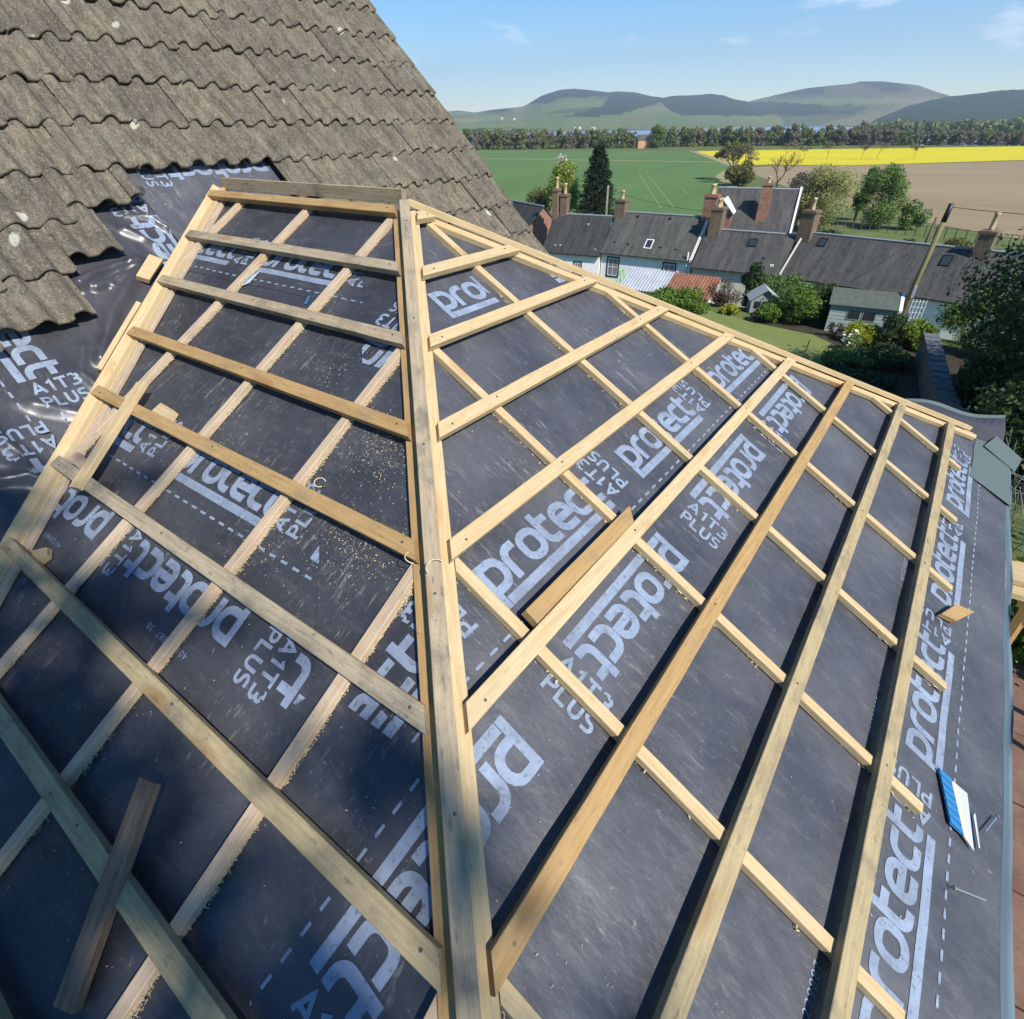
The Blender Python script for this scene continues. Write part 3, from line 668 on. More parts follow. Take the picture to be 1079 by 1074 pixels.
# valley sheets on the main roof, crumpled and glossy
VP_ = (.10, -2.106, 1, 1.224)
def vsheet(label, bounds, extra, seed, h, texts, m='sheet_gloss', soft=1.0):
    cf = crumple(seed)
    def f(a, b):
        d = max(0, min(1, (-.029-1.224*(b+2.106)-a)/.16)); e = max(0.0, min(1.0, (b-covered(a))/.07)); return cf(a, b)*soft*(.1+.9*d)*(.05+.95*e)+(folds(a, b)*min(1, d*3)*min(1, e*1.2) if m == 'sheet_gloss' else 0)
    o = sheet(label, Mf, bounds, extra, f, h, M[m], .012)
    lettering(o, Mf, f, h+E_, extra, texts); return o
sheet('plain black underlay under the torn tile edge of the main roof', Mf, (-4, .9, -2.75, 1.2), [VP_, (.75, 0, 1, 0)], wrin(2, .004), -.014, M['sheet'], .05)
vsheet('crumpled glossy underlay in the valley below the staggered tile ends', (-1.62, -.36, -2.7, -.4), [VP_, (-1.50, -1.2, -1, .10), (-.40, -2.0, 1, .08)], 1.7, -.006,
       lambda bm: (text_row(bm, lambda p: (-1.385+p[1], -1.96+p[0]), [0.0], (-.5, .9)), text_row(bm, lambda p: (-.445-p[1], -1.415-p[0]), [0.0], (0, .8))), 'sheet_gloss', 1.0)
vsheet('underlay sheet in the valley at the left edge with upside-down lettering', (-2.9, -1.49, -2.4, .9), [VP_], 4.4, -.001,
       lambda bm: text_row(bm, lambda p: (-1.46-p[1], -.36-p[0]), [0.0], (0, .8)), 'sheet_gloss', .8)
vsheet('smooth black underlay at the head of the valley with upside-down lettering under the tiles', (-.44, .62, -2.7, -1.75), [(-.41, -2, -1, .06)], 7.3, .004,
       lambda bm: text_row(bm, lambda p: (.43-p[0], -2.375+p[1]), [0.0], (-.3, .9)), 'sheet', .5)

# small things lying on the roof
mb = MB(); A = [(-.335, 3.00), (-.515, 3.015), (-.53, 3.06), (-.335, 3.048)]
def plate(mb, F, pts, h0, h1):
    p = [F(a, s, h0) for a, s in pts]+[F(a, s, h1) for a, s in pts]; mb.hexa(p)
o = empty('plastic_strip_bundle', R(-.42, 3.03, 0), 0, 'blue and cream striped plastic offcut lying near the eave', 'plastic offcut')
def rel(o, mb):
    l = o.location; mb.v = [(v[0]-l.x, v[1]-l.y, v[2]-l.z) for v in mb.v]; return mb
mb = MB()
for k in range(7):
    a = k/7; b = (k+.86)/7
    P_ = lambda t, e: ((-.345-.165*t, 2.955+.062*t+e*(.048+.0*t)))
    plate(mb, R, [P_(a, 0), P_(b, 0), P_(b, 1), P_(a, 1)], .004, .011)
mb.poly([R(-.345, 2.955, .006), R(-.51, 3.017, .006), R(-.51, 3.066, .006), R(-.345, 3.003, .006)]); rel(o, mb).build('blue_band', M['blue'], o)
mb = MB(); plate(mb, R, [(-.350, 3.004), (-.510, 3.067), (-.520, 3.088), (-.345, 3.03)], .004, .009); rel(o, mb).build('cream_band', M['cream'], o)
mb = MB(); plate(mb, R, [(-.345, 3.031), (-.520, 3.089), (-.528, 3.106), (-.342, 3.07)], .004, .0085); plate(mb, R, [(-.40, 3.10), (-.50, 3.125), (-.495, 3.13), (-.385, 3.107)], .003, .006); rel(o, mb).build('grey_band', M['palegrey'], o)
mb = MB(); plate(mb, L, [(-.618, .612), (-.600, .60), (-.59, .52), (-.645, .50)], .004, .0055)
o = mb.build('plastic_scrap', M['blue']); tag(o, 'blue and white plastic scrap beside a counter batten near the top of the left slope', 'plastic scrap')
mb = MB(); plate(mb, L, [(-.600, .60), (-.572, .575), (-.575, .49), (-.592, .52)], .004, .0058); mb.build('white_strip', M['palegrey'], o)
mb = MB(); plate(mb, L, [(-.112, .622), (-.100, .620), (-.118, .574), (-.130, .576)], .003, .005); tag(mb.build('plastic_scrap', M['blue']), 'tiny blue plastic scrap by the counter batten at mid ridge', 'plastic scrap')
def nail(p, q, F, label):
    mb = MB(); a, b = F(*p, .010), F(*q, .012); mb.tube([a, a.lerp(b, .97)], .0028, 8); mb.tube([b, b+(b-a).normalized()*.004], .007, 8); o = mb.build('loose_nail', M['nail']); tag(o, label, 'nail')
nail((-.651, 3.152), (-.706, 3.043), R, 'shiny loose nail lying on the underlay by the eave below the blue strip')
nail((-.425, 3.141), (-.331, 3.182), R, 'dull loose nail lying beside the blue strip near the turned edge')

def shaving(p, r, n, a0, a1, label):
    p = Vector(p); a = n.orthogonal().normalized(); b = n.cross(a); pts = [p+(a*cos(a0+(a1-a0)*i/14)+b*sin(a0+(a1-a0)*i/14))*r*(1-.25*i/14)+n*(.004+.012*sin(pi*i/14)) for i in range(15)]
    mb = MB(); mb.tube(pts, .0016, 5); tag(mb.build('wood_shaving', M['sawdust']), label, 'wood shaving')
up_h = Vector((0, 0, 1))
shaving(R(-1.235, 1.395, .062), .030, up_h, .2, 3.6, 'thin curl of wood lying over the near hip cap')
shaving(L(1.165, 1.38, .056), .026, nL, 2.2, 4.3, 'pale splinter curl at the lower end of the fifth left batten')
shaving(L(.70, 1.31, .05), .018, nL, 0, 5.0, 'small ring of wood shaving on the fifth batten of the left slope')
# sawdust: tiny chips, uncountable
def chips():
    V, F_ = [], []
    def put(p, n, r):
        a = Vector((random.gauss(0, 1), random.gauss(0, 1), random.gauss(0, 1))); a = (a-n*a.dot(n)).normalized(); b = n.cross(a)
        i = len(V); l, w = r*random.uniform(.8, 2.2), r*random.uniform(.3, .6)
        V.extend([p-a*l-b*w, p+a*l-b*w*.5, p+a*l*.8+b*w, p-a*l*.7+b*w*.8, p+n*r*.5]); F_.extend([(i, i+1, i+4), (i+1, i+2, i+4), (i+2, i+3, i+4), (i+3, i, i+4)])
    for _ in range(5200):
        x, s = random.uniform(-1.4, 2.2), random.uniform(.03, 2.8)
        dens = noise.noise((x*2.3, s*2.3, 1))+.35*noise.noise((x*8, s*8, 4))
        if x > c*s-.05 or x < xv(s)+.05 or random.random() > max(.02, .8*dens+.12): continue
        put(L(x, s, .0035+wL(x, s)), nL, random.uniform(.0008, .0022))
    for _ in range(6500):
        y, s = random.uniform(-2.2, 2.4), random.uniform(.1, 3.1)
        dens = noise.noise((y*2.1, s*2.1, 7))+.35*noise.noise((y*8, s*8, 9))
        if abs(y) > c*s-.05 or random.random() > max(.02, .8*dens+.1)*(1.0 if s < 2 else .45): continue
        put(R(y, s, .0025+wR(y, s)), nR, random.uniform(.0008, .0021))
    for i, (x, s0, s1) in enumerate(LC):                 # ragged sawdust along the lower edges
        for _ in range(int(1500*(s1-s0))):
            s = random.uniform(s0, s1); g = max(0, noise.noise((s*9, x, 3))+.35)
            if random.random() < g+.15: put(L(x+.018+abs(random.gauss(0, .0025+.006*g)), s, .002+random.random()*.014), nL, random.uniform(.0010, .0026))
    for (y, s0, s1) in RC:
        for _ in range(int(150*(s1-s0))):
            s = random.uniform(s0, s1); g = max(0, noise.noise((s*7, y, 5))+.1)
            if random.random() < g: put(R(y-.018-abs(random.gauss(0, .008)), s, .002+random.random()*.006), nR, random.uniform(.0015, .0038))
    for _ in range(1500):
        s = random.uniform(0, 2.8); put(L(xv(s)+random.choice((-.118, .07))+random.gauss(0, .007), s, .01+random.random()*.012), nL, random.uniform(.0015, .004))
    for (x, s, n, r) in ((.80, 1.10, 1500, .10), (.93, 1.42, 900, .09), (1.12, 1.33, 260, .06), (.62, 1.55, 300, .07), (.3, .9, 300, .12), (.1, 1.3, 200, .1)):
        for _ in range(n):
            xx, ss = x+random.gauss(0, r), s+random.gauss(0, r*.7)
            if xx < c*ss-.05: put(L(xx, ss, .004+wL(xx, ss)), nL, .0005+.0019*random.random()**4)
    me = np_mesh('sawdust', [tuple(v) for v in V], F_); o = link('sawdust', me, M['sawdust']); tag(o, 'yellow sawdust and shavings scattered over the black underlay', 'sawdust', None, 'stuff')
chips()

# ------------------------------------------------------------------ main house: tiled roof, walls, roof deck
house = empty('house', (0, 0, -4.3), 0, 'house with an old grey tiled roof and a hipped extension roof stripped to its battens', 'house')
def hadd(mb, name, m, **k):
    o = mb.build(name, m, None, **k); o.parent = house; o.matrix_parent_inverse = house.matrix_world.inverted() if False else Matrix.Translation((0, 0, 4.3)); return o
def tiles():
    V, F_ = [], []; W, LEN, G = .298, .405, .285; n = 18
    def prof(t):                 # two rolls per tile
        r = 0.0
        for cx in (.12, .62): r = max(r, cos(min(1, abs((t-cx)/.15))*pi/2)**.8)
        return .047*r
    for row in range(-15, 16):
        sb = -1.445+row*.2855                     # lower edge
        ymin, ymax = -6.5, 2.475
        lo, hi = {-2: (None, None), }.get(row, (None, None))
        cut = {-2: (-.44, .44), -1: (-.70, .62), 0: (-1.0, .80), 1: (-2.05, 1.0), 2: (-2.5, 1.2), 3: (-2.8, 1.5)}
        if row >= 4: continue_left = -1.95-(row-4)*.3
        for k in range(-24, 32):
            y1 = 2.475-k*W+(W*.5 if row % 2 else 0); y0 = y1-W
            if y0 < ymin or y0 > ymax-.04: continue
            a, b = y0, min(y1, 2.475)
            if row == -2 or row > -2:
                lft, rgt = cut.get(row, (-3.1-(row-4)*.31, 1.8+(row-4)*.25))
                if a < rgt and b > lft:
                    if b > rgt and a < rgt and rgt-a < .6*W and b > rgt: a = rgt
                    elif a < lft and b > lft: b = lft
                    else: continue
                    if b-a < .05: continue
            j = random.gauss; ds, dh, tw = j(0, .008), abs(j(0, .004)), j(0, .007); dy = j(0, .003)
            if row in (-2, -1, 0) and b < 0: ds -= .10*max(0, 1-(cut[row][0]-b)/.45)
            i0 = len(V); m = max(4, int(n*(b-a)/W))
            def pt(y, s, h): V.append(tuple(Mf(y, s, h)))
            for ss, hh in ((0, .0), (.34, .009), (.70, .018), (.97, .0265), (1.0, .0255)):
                for q in range(m+1):
                    y = a+(b-a)*q/m; t = ((y-y0)/W) % 1
                    cr = .0035*noise.noise((y*22, sb*3, 2)) if ss > .9 else 0
                    s = sb-LEN+LEN*ss+ds+tw*(q/m-.5)+cr*1.6
                    pt(y+dy, s, .012+hh+dh+prof(t)+(.003 if k % 2 else 0)*0)
            for q in range(m+1):                   # front lip down
                y = a+(b-a)*q/m; t = ((y-y0)/W) % 1
                pt(y+dy, sb+ds+tw*(q/m-.5)-.004+.005*noise.noise((y*30, sb, 7)), .012+.010+dh+prof(t)+.003*noise.noise((y*25, sb, 5)))
            for q in range(m+1):                   # underside going back
                y = a+(b-a)*q/m; t = ((y-y0)/W) % 1
                pt(y+dy, sb-.16+ds, .012+.004+dh+prof(t))
            for r in range(6):
                for q in range(m): i = i0+r*(m+1)+q; F_.append((i, i+m+1, i+m+2, i+1))
    me = np_mesh('tiled_roof', V, F_, True)
    o = link('tiled_roof', me, M['tile']); o.parent = house; o.matrix_parent_inverse = Matrix.Translation((0, 0, 4.3)); return o
tiles()
# deck under the tiles, far verge mortar, gable wall, back slope, extension body
mb = MB(); xr = -3.75; zr = Mf(0, xr/cq).z
def mp(x, dz=-.03): return (DM-sq*x)/cq+dz
for (x0, x1) in ((xr, 1.0),):
    mb.hexa([(x0, -6.5, mp(x0)-.15), (x1, -6.5, mp(x1)-.15), (x1, 2.40, mp(x1)-.15), (x0, 2.40, mp(x0)-.15), (x0, -6.5, mp(x0)), (x1, -6.5, mp(x1)), (x1, 2.40, mp(x1)), (x0, 2.40, mp(x0))])
    x2 = 2*xr-1.0
    mb.hexa([(x2, -6.5, mp(x1)-.15), (x0, -6.5, mp(x0)-.15), (x0, 2.40, mp(x0)-.15), (x2, 2.40, mp(x1)-.15), (x2, -6.5, mp(x1)), (x0, -6.5, mp(x0)), (x0, 2.40, mp(x0)), (x2, 2.40, mp(x1))])
mb.box(-8.3, -2.0, 2.30, 2.399, mp(-2.0)-.5, mp(-2.0)-.3)
hadd(mb, 'roof_deck', mat('roof_deck', (.05, .045, .04), .9))
mb = MB(); mb.poly([(.85, 2.36, -4.3), (.85, 2.36, mp(.85)-.1), (xr, 2.36, zr-.2), (-8.3, 2.36, mp(.85)-.1), (-8.3, 2.36, -4.3)]); mb.box(-8.3, .85, -6.3, 2.355, -4.3, mp(.85)-.2)
hadd(mb, 'main_wall', M['harl_old'])
mb = MB()
for F, lo in ((L, 0), (R, 0), (B, 0)):
    pass
e = 3.22; d = .028
pts = {'ap': Vector((0, 0, -d*1.3)), 'rg': Vector((-1.7, 0, -d*1.3)), 'en': R(-c*e, e, -d), 'ef': R(c*e, e, -d)}
lw = Vector((-1.7, -c*e, pts['en'].z)); lf = Vector((-1.7, c*e, pts['en'].z))
mb.poly([pts['rg'], lw, pts['en'], pts['ap']]); mb.poly([pts['ap'], pts['en'], pts['ef']]); mb.poly([pts['ap'], pts['ef'], lf, pts['rg']])
z0 = pts['en'].z; ex = pts['en'].x
mb.box(-1.7, ex-.30, -c*e+.30, c*e-.30, -4.3, z0-.02)
hadd(mb, 'extension_body', M['harl_old'])
mb = MB(); mb.box(ex-.02, ex+.005, -c*e, c*e, z0-.18, z0-.012); mb.box(-1.0, ex-.02, -c*e-.005, -c*e+.02, z0-.18, z0-.012)
hadd(mb, 'fascia_board', M['dark'])

# stacked planks outside the eave
for k, (z, y) in enumerate(((-2.42, 2.30), (-2.42, 2.53), (-2.37, 2.40))):
    st = [(3.02, y, z), (5.6, y+.25, z), (5.6, y+.45, z), (3.02, y+.20, z)]
    stick('scaffold_plank', [Vector(v) for v in st]+[Vector(v)+Vector((0, 0, .045)) for v in st], M['fresh'],
          ['nearer lower pale plank of the stack just beyond the eave', 'farther lower pale plank of the stack just beyond the eave', 'top pale plank of the stack just beyond the eave'][k], 'plank', 'planks stacked beyond the eave')
t = empty('trestle', (4.0, 2.6, -4.3), .09, 'timber trestle carrying the pale planks beyond the eave', 'trestle')
for xx in (-.75, 1.2):
    for yy in (-.2, .2):
        mb = MB(); mb.tube([(xx, yy*1.6, 0), (xx, yy, 1.83)], .035, 6); mb.build('leg', M['tan'], t)
    mb = MB(); mb.box(xx-.03, xx+.03, -.38, .32, 1.79, 1.875); mb.build('crossbar', M['tan'], t)

# ------------------------------------------------------------------ terrain, fields, water, hills
def gz(x, y):
    def sm(a, b, t): t = max(0, min(1, (t-a)/(b-a))); return t*t*(3-2*t)
    z = -4.3-3.6*sm(5, 20, y)-1.98*sm(30.2, 34.2, y)
    return z
M['grass'] = speck('rough_grass', (.07, .10, .028), (.12, .145, .045), .35, .95, (.15, .14, .06))
def grid_ground():
    ys = [-300, -120, -50, -20, -8]+[-4+i for i in range(46)]+[44, 50, 60, 80, 110, 160, 240, 340, 390]
    xs = [-900, -500, -300, -180, -110, -70, -45]+[-30+i*1.5 for i in range(36)]+[28, 36, 50, 75, 110, 180, 300, 500]
    V = [(x, y, gz(x, y)+(0 if y > 36 else .06*noise.noise((x*.4, y*.4, 0)))) for y in ys for x in xs]; n = len(xs)
    F_ = [(j*n+i, j*n+i+1, (j+1)*n+i+1, (j+1)*n+i) for j in range(len(ys)-1) for i in range(n-1)]
    o = link('ground', np_mesh('ground', V, F_, True), M['grass']); tag(o, 'rough grassy ground falling away to the valley floor', None, None, 'structure')
grid_ground()
def flat(name, poly, dz, m, label, kind='structure'):
    mb = MB(); mb.poly([(x, y, GROUND+dz) for x, y in poly]); o = mb.build(name, m); tag(o, label, None, None, kind); return o
M['crop'] = speck('young_green_crop', (.075, .135, .038), (.095, .165, .05), .05, .95, (.10, .17, .055), streak=(1, .25, 1))
M['rape'] = speck('flowering_rapeseed', (.47, .39, .010), (.55, .46, .012), .06, .9, (.5, .45, .02), streak=(.25, 1, 1))
M['soil'] = speck('bare_tilled_soil', (.225, .17, .095), (.275, .215, .125), .05, .95, (.28, .23, .13), streak=(.2, 1, 1))
M['verge'] = speck('pale_field_margin', (.22, .2, .09), (.3, .26, .13), .5, .95)
flat('field', [(-900, 60), (-18, 66), (-36, 120), (-49, 150), (-59, 188), (-110, 290), (-205, 262), (-600, 160)], .02, M['crop'], 'flat green field of young crop behind the cottages')
flat('field', [(-107, 287), (-57, 188), (-52, 197), (-30, 203), (9, 250), (60, 300), (140, 420), (14, 385)], .03, M['rape'], 'bright yellow flowering rapeseed field')
flat('field', [(-53, 176), (-48, 193), (-30, 200.5), (10, 246), (70, 300), (60, 85), (8, 79), (-6, 92), (-20, 112), (-34, 140)], .025, M['soil'], 'bare brown tilled field')
flat('path', [(-112, 291), (-57.5, 184.5), (-49, 148), (-36, 119), (-34, 119.5), (-46.5, 148), (-52.5, 177), (-55, 188), (-108.5, 289)], .04, M['verge'], 'pale track along the edge of the green field')
flat('field_margin', [(-420, 160), (-75, 203), (-68.5, 204), (-69, 206.5), (-76, 206), (-420, 164)], .045, M['verge'], 'pale strip across the green field')
M['tram'] = mat('tramline', (.15, .21, .07), .95)
for k, (a, b) in enumerate((((-71.9, 154.8), (-34.8, 85.2)), ((-69.6, 154.6), (-32.9, 85.6)), ((-53.2, 133.5), (-37.6, 103.4)))):
    d = Vector((b[0]-a[0], b[1]-a[1])).normalized(); n = Vector((-d.y, d.x))*.13
    flat('wheel_track', [(a[0]-n.x, a[1]-n.y), (b[0]-n.x, b[1]-n.y), (b[0]+n.x, b[1]+n.y), (a[0]+n.x, a[1]+n.y)], .05+k*.004, M['tram'], 'pale tractor track in the green field')
M['water'] = mat('estuary_water', (.20, .27, .36), .22, .5)
mb = MB(); mb.poly([(-1500, 330, GROUND-.6), (900, 400, GROUND-.6), (2200, 3300, GROUND-.6), (-2800, 3300, GROUND-.6)])
tag(mb.build('water', M['water']), 'pale estuary beyond the tree belt', None, None, 'structure')

CAM = Vector((2.06306799, -2.00332865, .31554671)); FW = radians(-36.5746)
def polar(px, D):     # bearing (given as a column of the picture) and horizontal distance -> plan position
    a = atan2((px-543)/587.64, 1/cos(radians(34.5))*1.0)   # near the horizon
    a = FW+math.atan((px-543)*cos(radians(34.5))/587.64*1.0)*1.0
    return CAM.x+D*sin(a), CAM.y+D*cos(a)
def hor(px): return 132.7-.01294*(px-540)
def zat(px, py, D):   # height that shows at row py at distance D
    dep = (py-hor(px))*(cos(radians(34.5))**2)/587.64; a = math.atan((px-543)*cos(radians(34.5))/587.64)
    return CAM.z-dep*D*cos(a)
def hill_mat(name, spec):
    m = mat(name, (.1, .12, .05), .95, .05); k = N(m); g = k.n('ShaderNodeAttribute'); g.attribute_name = 'Col'
    v = k.coord('Object'); n1 = k.noise(v, .02, 6, .75); n2 = k.noise(k.coord('Object', (1, 1, 2)), .055, 5, .8)
    k.bump(n2, 1.0, 20)
    sg = k.n('ShaderNodeSeparateColor'); k.l(g.outputs['Color'], sg.inputs[0]); vc = k.n('ShaderNodeTexVoronoi'); vc.inputs['Scale'].default_value = .0042; k.l(k.coord('Object', (1, .7, 0), (0, 0, .4)), vc.inputs['Vector']); sv = k.n('ShaderNodeSeparateColor'); k.l(vc.outputs['Color'], sv.inputs[0])
    fld = k.mix(k.ramp(sg.outputs[1], [(.09, W3(0)), (.14, W3(.7))]), g.outputs['Color'], k.ramp(sv.outputs[0], [(.0, (.17, .26, .08)), (.25, (.32, .38, .13)), (.5, (.22, .31, .10)), (.7, (.36, .32, .17)), (.85, (.10, .14, .06)), (1, (.38, .42, .17))]))
    k.col(k.mix(k.ramp(n1, [(.4, W3(0)), (.7, W3(.22))]), k.mix(k.ramp(n2, [(.42, W3(0)), (.62, W3(.35))]), fld, (.035, .05, .026)), tuple(spec))); return m
M['hill'] = hill_mat('far_hillside', (.05, .07, .035))
FOREST = (.055, .082, .042); FIELD = (.16, .23, .08); PASTURE = (.25, .28, .11); PLOUGH = (.22, .14, .09); RAPE = (.5, .42, .03); GORSE = (.24, .18, .07); HEATH = (.13, .12, .06)
def hill(label, sil, D0, D1, base_py, colour, step=3.0, rough=.0):
    px0, px1 = sil[0][0], sil[-1][0]; cols = int((px1-px0)/step)+1; rows_ = 14; V, Cc, F_ = [], [], []
    xs_, ys_ = zip(*sil)
    for i in range(cols+1):
        px = px0+(px1-px0)*i/cols; top = float(np.interp(px, xs_, ys_)); tr = rough*(noise.noise((px*.35, 1, D0))+.6*noise.noise((px*.9, 3, D0)))
        for j in range(rows_+3):
            t = min(1.0, j/rows_)
            if j <= rows_:
                D = D0+(D1-D0)*t; py = base_py+(top-base_py)*(t**.85)+tr*(t > .05)*(.3+.7*t); x, y = polar(px, D); z = zat(px, py, D)
                if t == 0: z = GROUND-1
            else:
                D = D1*(1+.12*(j-rows_)); x, y = polar(px, D); z = zat(px, top, D1)*(1-.5*(j-rows_))
            V.append((x, y, z)); Cc.append(colour(px, py))
    n = rows_+3
    for i in range(cols):
        for j in range(n-1): F_.append((i*n+j, (i+1)*n+j, (i+1)*n+j+1, i*n+j+1))
    me = np_mesh('hills', V, F_, True); a = me.color_attributes.new('Col', 'FLOAT_COLOR', 'POINT')
    a.data.foreach_set('color', np.array([(*q, 1) for q in Cc], np.float32).ravel())
    o = link('hills', me, M['hill']); tag(o, label, None, None, 'structure'); return o
def inside(px, py, poly):
    r = False; n = len(poly); j = n-1
    for i in range(n):
        xi, yi = poly[i]; xj, yj = poly[j]
        if (yi > py) != (yj > py) and px < (xj-xi)*(py-yi)/(yj-yi)+xi: r = not r
        j = i
    return r
def c1(px, py):
    w = noise.noise((px*.05, py*.2, 1))*2
    if inside(px, py+w, [(563, 112), (580, 96), (625, 90), (655, 95), (640, 104), (600, 105), (580, 110)]): return FOREST
    if inside(px, py+w, [(595, 123), (640, 112), (650, 98), (700, 102), (705, 108), (662, 121), (640, 124)]): return FOREST
    if py < 118 and px < 545: return (.06, .08, .06)
    if inside(px, py, [(477, 130), (478, 125.5), (517, 124), (521, 126), (508, 130.5)]): return RAPE
    if 550 < px < 590 and 112 < py < 121: return GORSE
    if py > 133: return PLOUGH if px > 560 else FIELD
    if py > 127: return FIELD if px < 600 else PASTURE
    if 515 < px < 560 and py < 122: return HEATH
    return PASTURE if noise.noise((px*.03, py*.15, 5)) > 0 else FIELD
def c2(px, py): return FOREST if py < 122.5 else FIELD
def c3(px, py):
    if inside(px, py, [(895, 86), (935, 84), (962, 97), (930, 97)]): return FOREST
    if py < 100+ (px-860)*-.04 and px < 870: return FOREST
    if inside(px, py, [(795, 106), (840, 108), (900, 110), (930, 112), (900, 122), (795, 123)]): return FOREST if noise.noise((px*.02, py*.1, 2)) > -.15 else (.08, .11, .045)
    return PASTURE if py > 104 else HEATH
def c4(px, py): return FOREST
hill('green and wooded hill beyond the estuary on the left', [(400, 121), (470, 118.5), (492, 116.5), (510, 118.5), (530, 115.5), (560, 112.5), (566, 109), (580, 101), (598, 95.5), (612, 94.5), (630, 96), (648, 98.2), (655, 97), (675, 98), (692, 102), (705, 103.5), (730, 110), (770, 122)], 1700, 3400, 136.5, c1, 3, .12)
hill('dark wooded round hill in the middle beyond the estuary', [(685, 118), (690, 111), (698, 104.5), (715, 101.5), (735, 101), (752, 99.5), (766, 101), (778, 105), (791, 107), (800, 111), (812, 122)], 2250, 3300, 131.6, c2, 3, .4)
hill('highest broad hill on the right beyond the estuary', [(760, 128), (780, 111), (800, 105.5), (825, 99.5), (850, 94), (872, 91.5), (895, 89.5), (903, 87.2), (925, 87), (945, 89), (965, 91), (985, 97.5), (1003, 102), (1040, 110), (1100, 118)], 2450, 4000, 131.2, c3, 3, .12)
hill('wooded hill at the right edge beyond the estuary', [(930, 126), (945, 119), (960, 112), (985, 105), (1005, 101.5), (1030, 99), (1045, 96.5), (1060, 95.5), (1085, 95), (1130, 92), (1250, 90), (1400, 100)], 1750, 2500, 128.5, c4, 3, .8)
# far shore flats
mb = MB()
for i in range(30):
    p0, p1 = 380+i*32, 412+i*32
    d = lambda p: 1500 if p < 740 else 2350 if p < 900 else 1500
    a, b = polar(p0, d(p0)), polar(p1, d(p1)); a2, b2 = polar(p0, 2900), polar(p1, 2900)
    mb.poly([(*a, GROUND+.4), (*b, GROUND+.4), (*b2, GROUND+2), (*a2, GROUND+2)])
M['flats'] = speck('far_shore_fields', (.10, .14, .06), (.2, .15, .09), .004, .95)
tag(mb.build('terrain', M['flats']), 'low green and brown fields on the far shore', None, None, 'structure')

# ------------------------------------------------------------------ vegetation
def leaf_cloud(centers, radii, n, size, squash=.8, shell=.55, flat_=.0, seed=0):
    """leaf-sized quads spread through several ellipsoid clumps"""
    r = np.random.default_rng(seed); k = len(centers); w = np.array([a*a for a in radii]); idx = r.choice(k, n, p=w/w.sum())
    d = r.normal(size=(n, 3)); d /= np.linalg.norm(d, axis=1)[:, None]
    rad = (shell+(1-shell)*r.random(n)**.6)*np.array(radii)[idx]*(1+.16*np.clip(r.normal(size=n), -1.4, 1.4))
    p = np.array(centers)[idx]+d*rad[:, None]*np.array([1, 1, squash])
    nrm = d*.7+r.normal(size=(n, 3))*.75+np.array([0, 0, .35]); nrm /= np.linalg.norm(nrm, axis=1)[:, None]
    t = np.cross(nrm, r.normal(size=(n, 3))); t /= np.linalg.norm(t, axis=1)[:, None]; b = np.cross(nrm, t)
    s = size*(.55+.9*r.random(n))[:, None]; t *= s; b *= s*.62
    V = np.stack([p-t, p-b*.9, p+t, p+b*.9], 1).reshape(-1, 3); F_ = np.arange(n*4).reshape(-1, 4)
    return V, F_
def clumps(n, R0, H, seed, base=.0, spread=.72, rr=(.30, .5), taper=.0):
    r = random.Random(seed); cs, rs = [], []
    for i in range(n):
        z = r.random(); a = r.uniform(0, 2*pi); prof = sqrt(max(.05, 1-(2*z-1)**2))*(1-taper*z); q = R0*spread*prof*sqrt(r.random())
        cs.append((q*cos(a), q*sin(a), base+H*(.14+.74*z))); rs.append(R0*r.uniform(*rr)*(1-.45*taper*z))
    return cs, rs
def limbs(mb, base, top, r0, seed, n=5, spread=1.2, nseg=8):
    r = random.Random(seed); b = Vector(base); t = Vector(top); pts = [b, b.lerp(t, .35)+Vector((r.uniform(-.1, .1), r.uniform(-.1, .1), 0)), b.lerp(t, .7), t]
    mb.tube(pts, [r0, r0*.8, r0*.5, r0*.15], nseg)
    for i in range(n):
        h = .3+.6*i/n; p = b.lerp(t, h); a = i*2.4+r.uniform(-.4, .4); l = spread*r.uniform(.6, 1)*(1.15-h*.5)
        q = p+Vector((cos(a)*l, sin(a)*l, l*.65)); mb.tube([p, p.lerp(q, .5)+Vector((0, 0, -.06*l)), q], [r0*.38*(1.2-h), r0*.25*(1.2-h), r0*.06], 5)
def tree(name, loc, H, R0, n, size, m, label, cat='tree', group=None, seed=1, trunk=.18, crown0=.25, squash=.85, nc=14, taper=.0, bark='bark', rr=(.30, .5), cname='crown'):
    o = empty(name, loc, 0, label, cat, group)
    mb = MB(); limbs(mb, (0, 0, -.15), (0, 0, H*.86), trunk, seed, 7, R0*.75); mb.build('trunk', M[bark], o, True)
    cs, rs = clumps(nc, R0, H*(1-crown0), seed, H*crown0, .74, rr, taper)
    V, F_ = leaf_cloud(cs, rs, n, size, squash, .35, seed=seed); link(cname, np_mesh(name+'_crown', V, F_), M[m], o); return o
def shrub(name, loc, R0, H, n, size, m, label, cat='shrub', group=None, seed=1, nc=9, sx=1.0, sy=1.0, rz=0, shell=.5):
    o = empty(name, loc, rz, label, cat, group)
    mb = MB()
    r = random.Random(seed)
    for i in range(5):
        a = r.uniform(0, 6.28); mb.tube([(0, 0, -.1), (cos(a)*R0*.3*sx, sin(a)*R0*.3*sy, H*.5), (cos(a)*R0*.55*sx, sin(a)*R0*.55*sy, H*.8)], [.03, .02, .006], 5)
    mb.build('stem', M['bark'], o)
    cs, rs = clumps(nc, R0, H, seed, 0, .8, (.34, .55)); cs = [(x*sx, y*sy, z) for x, y, z in cs]
    V, F_ = leaf_cloud(cs, rs, n, size, min(1, H/R0*.6), shell, seed=seed); V[:, 2] = np.maximum(V[:, 2], .02)
    link('foliage', np_mesh(name+'_foliage', V, F_), M[m], o); return o
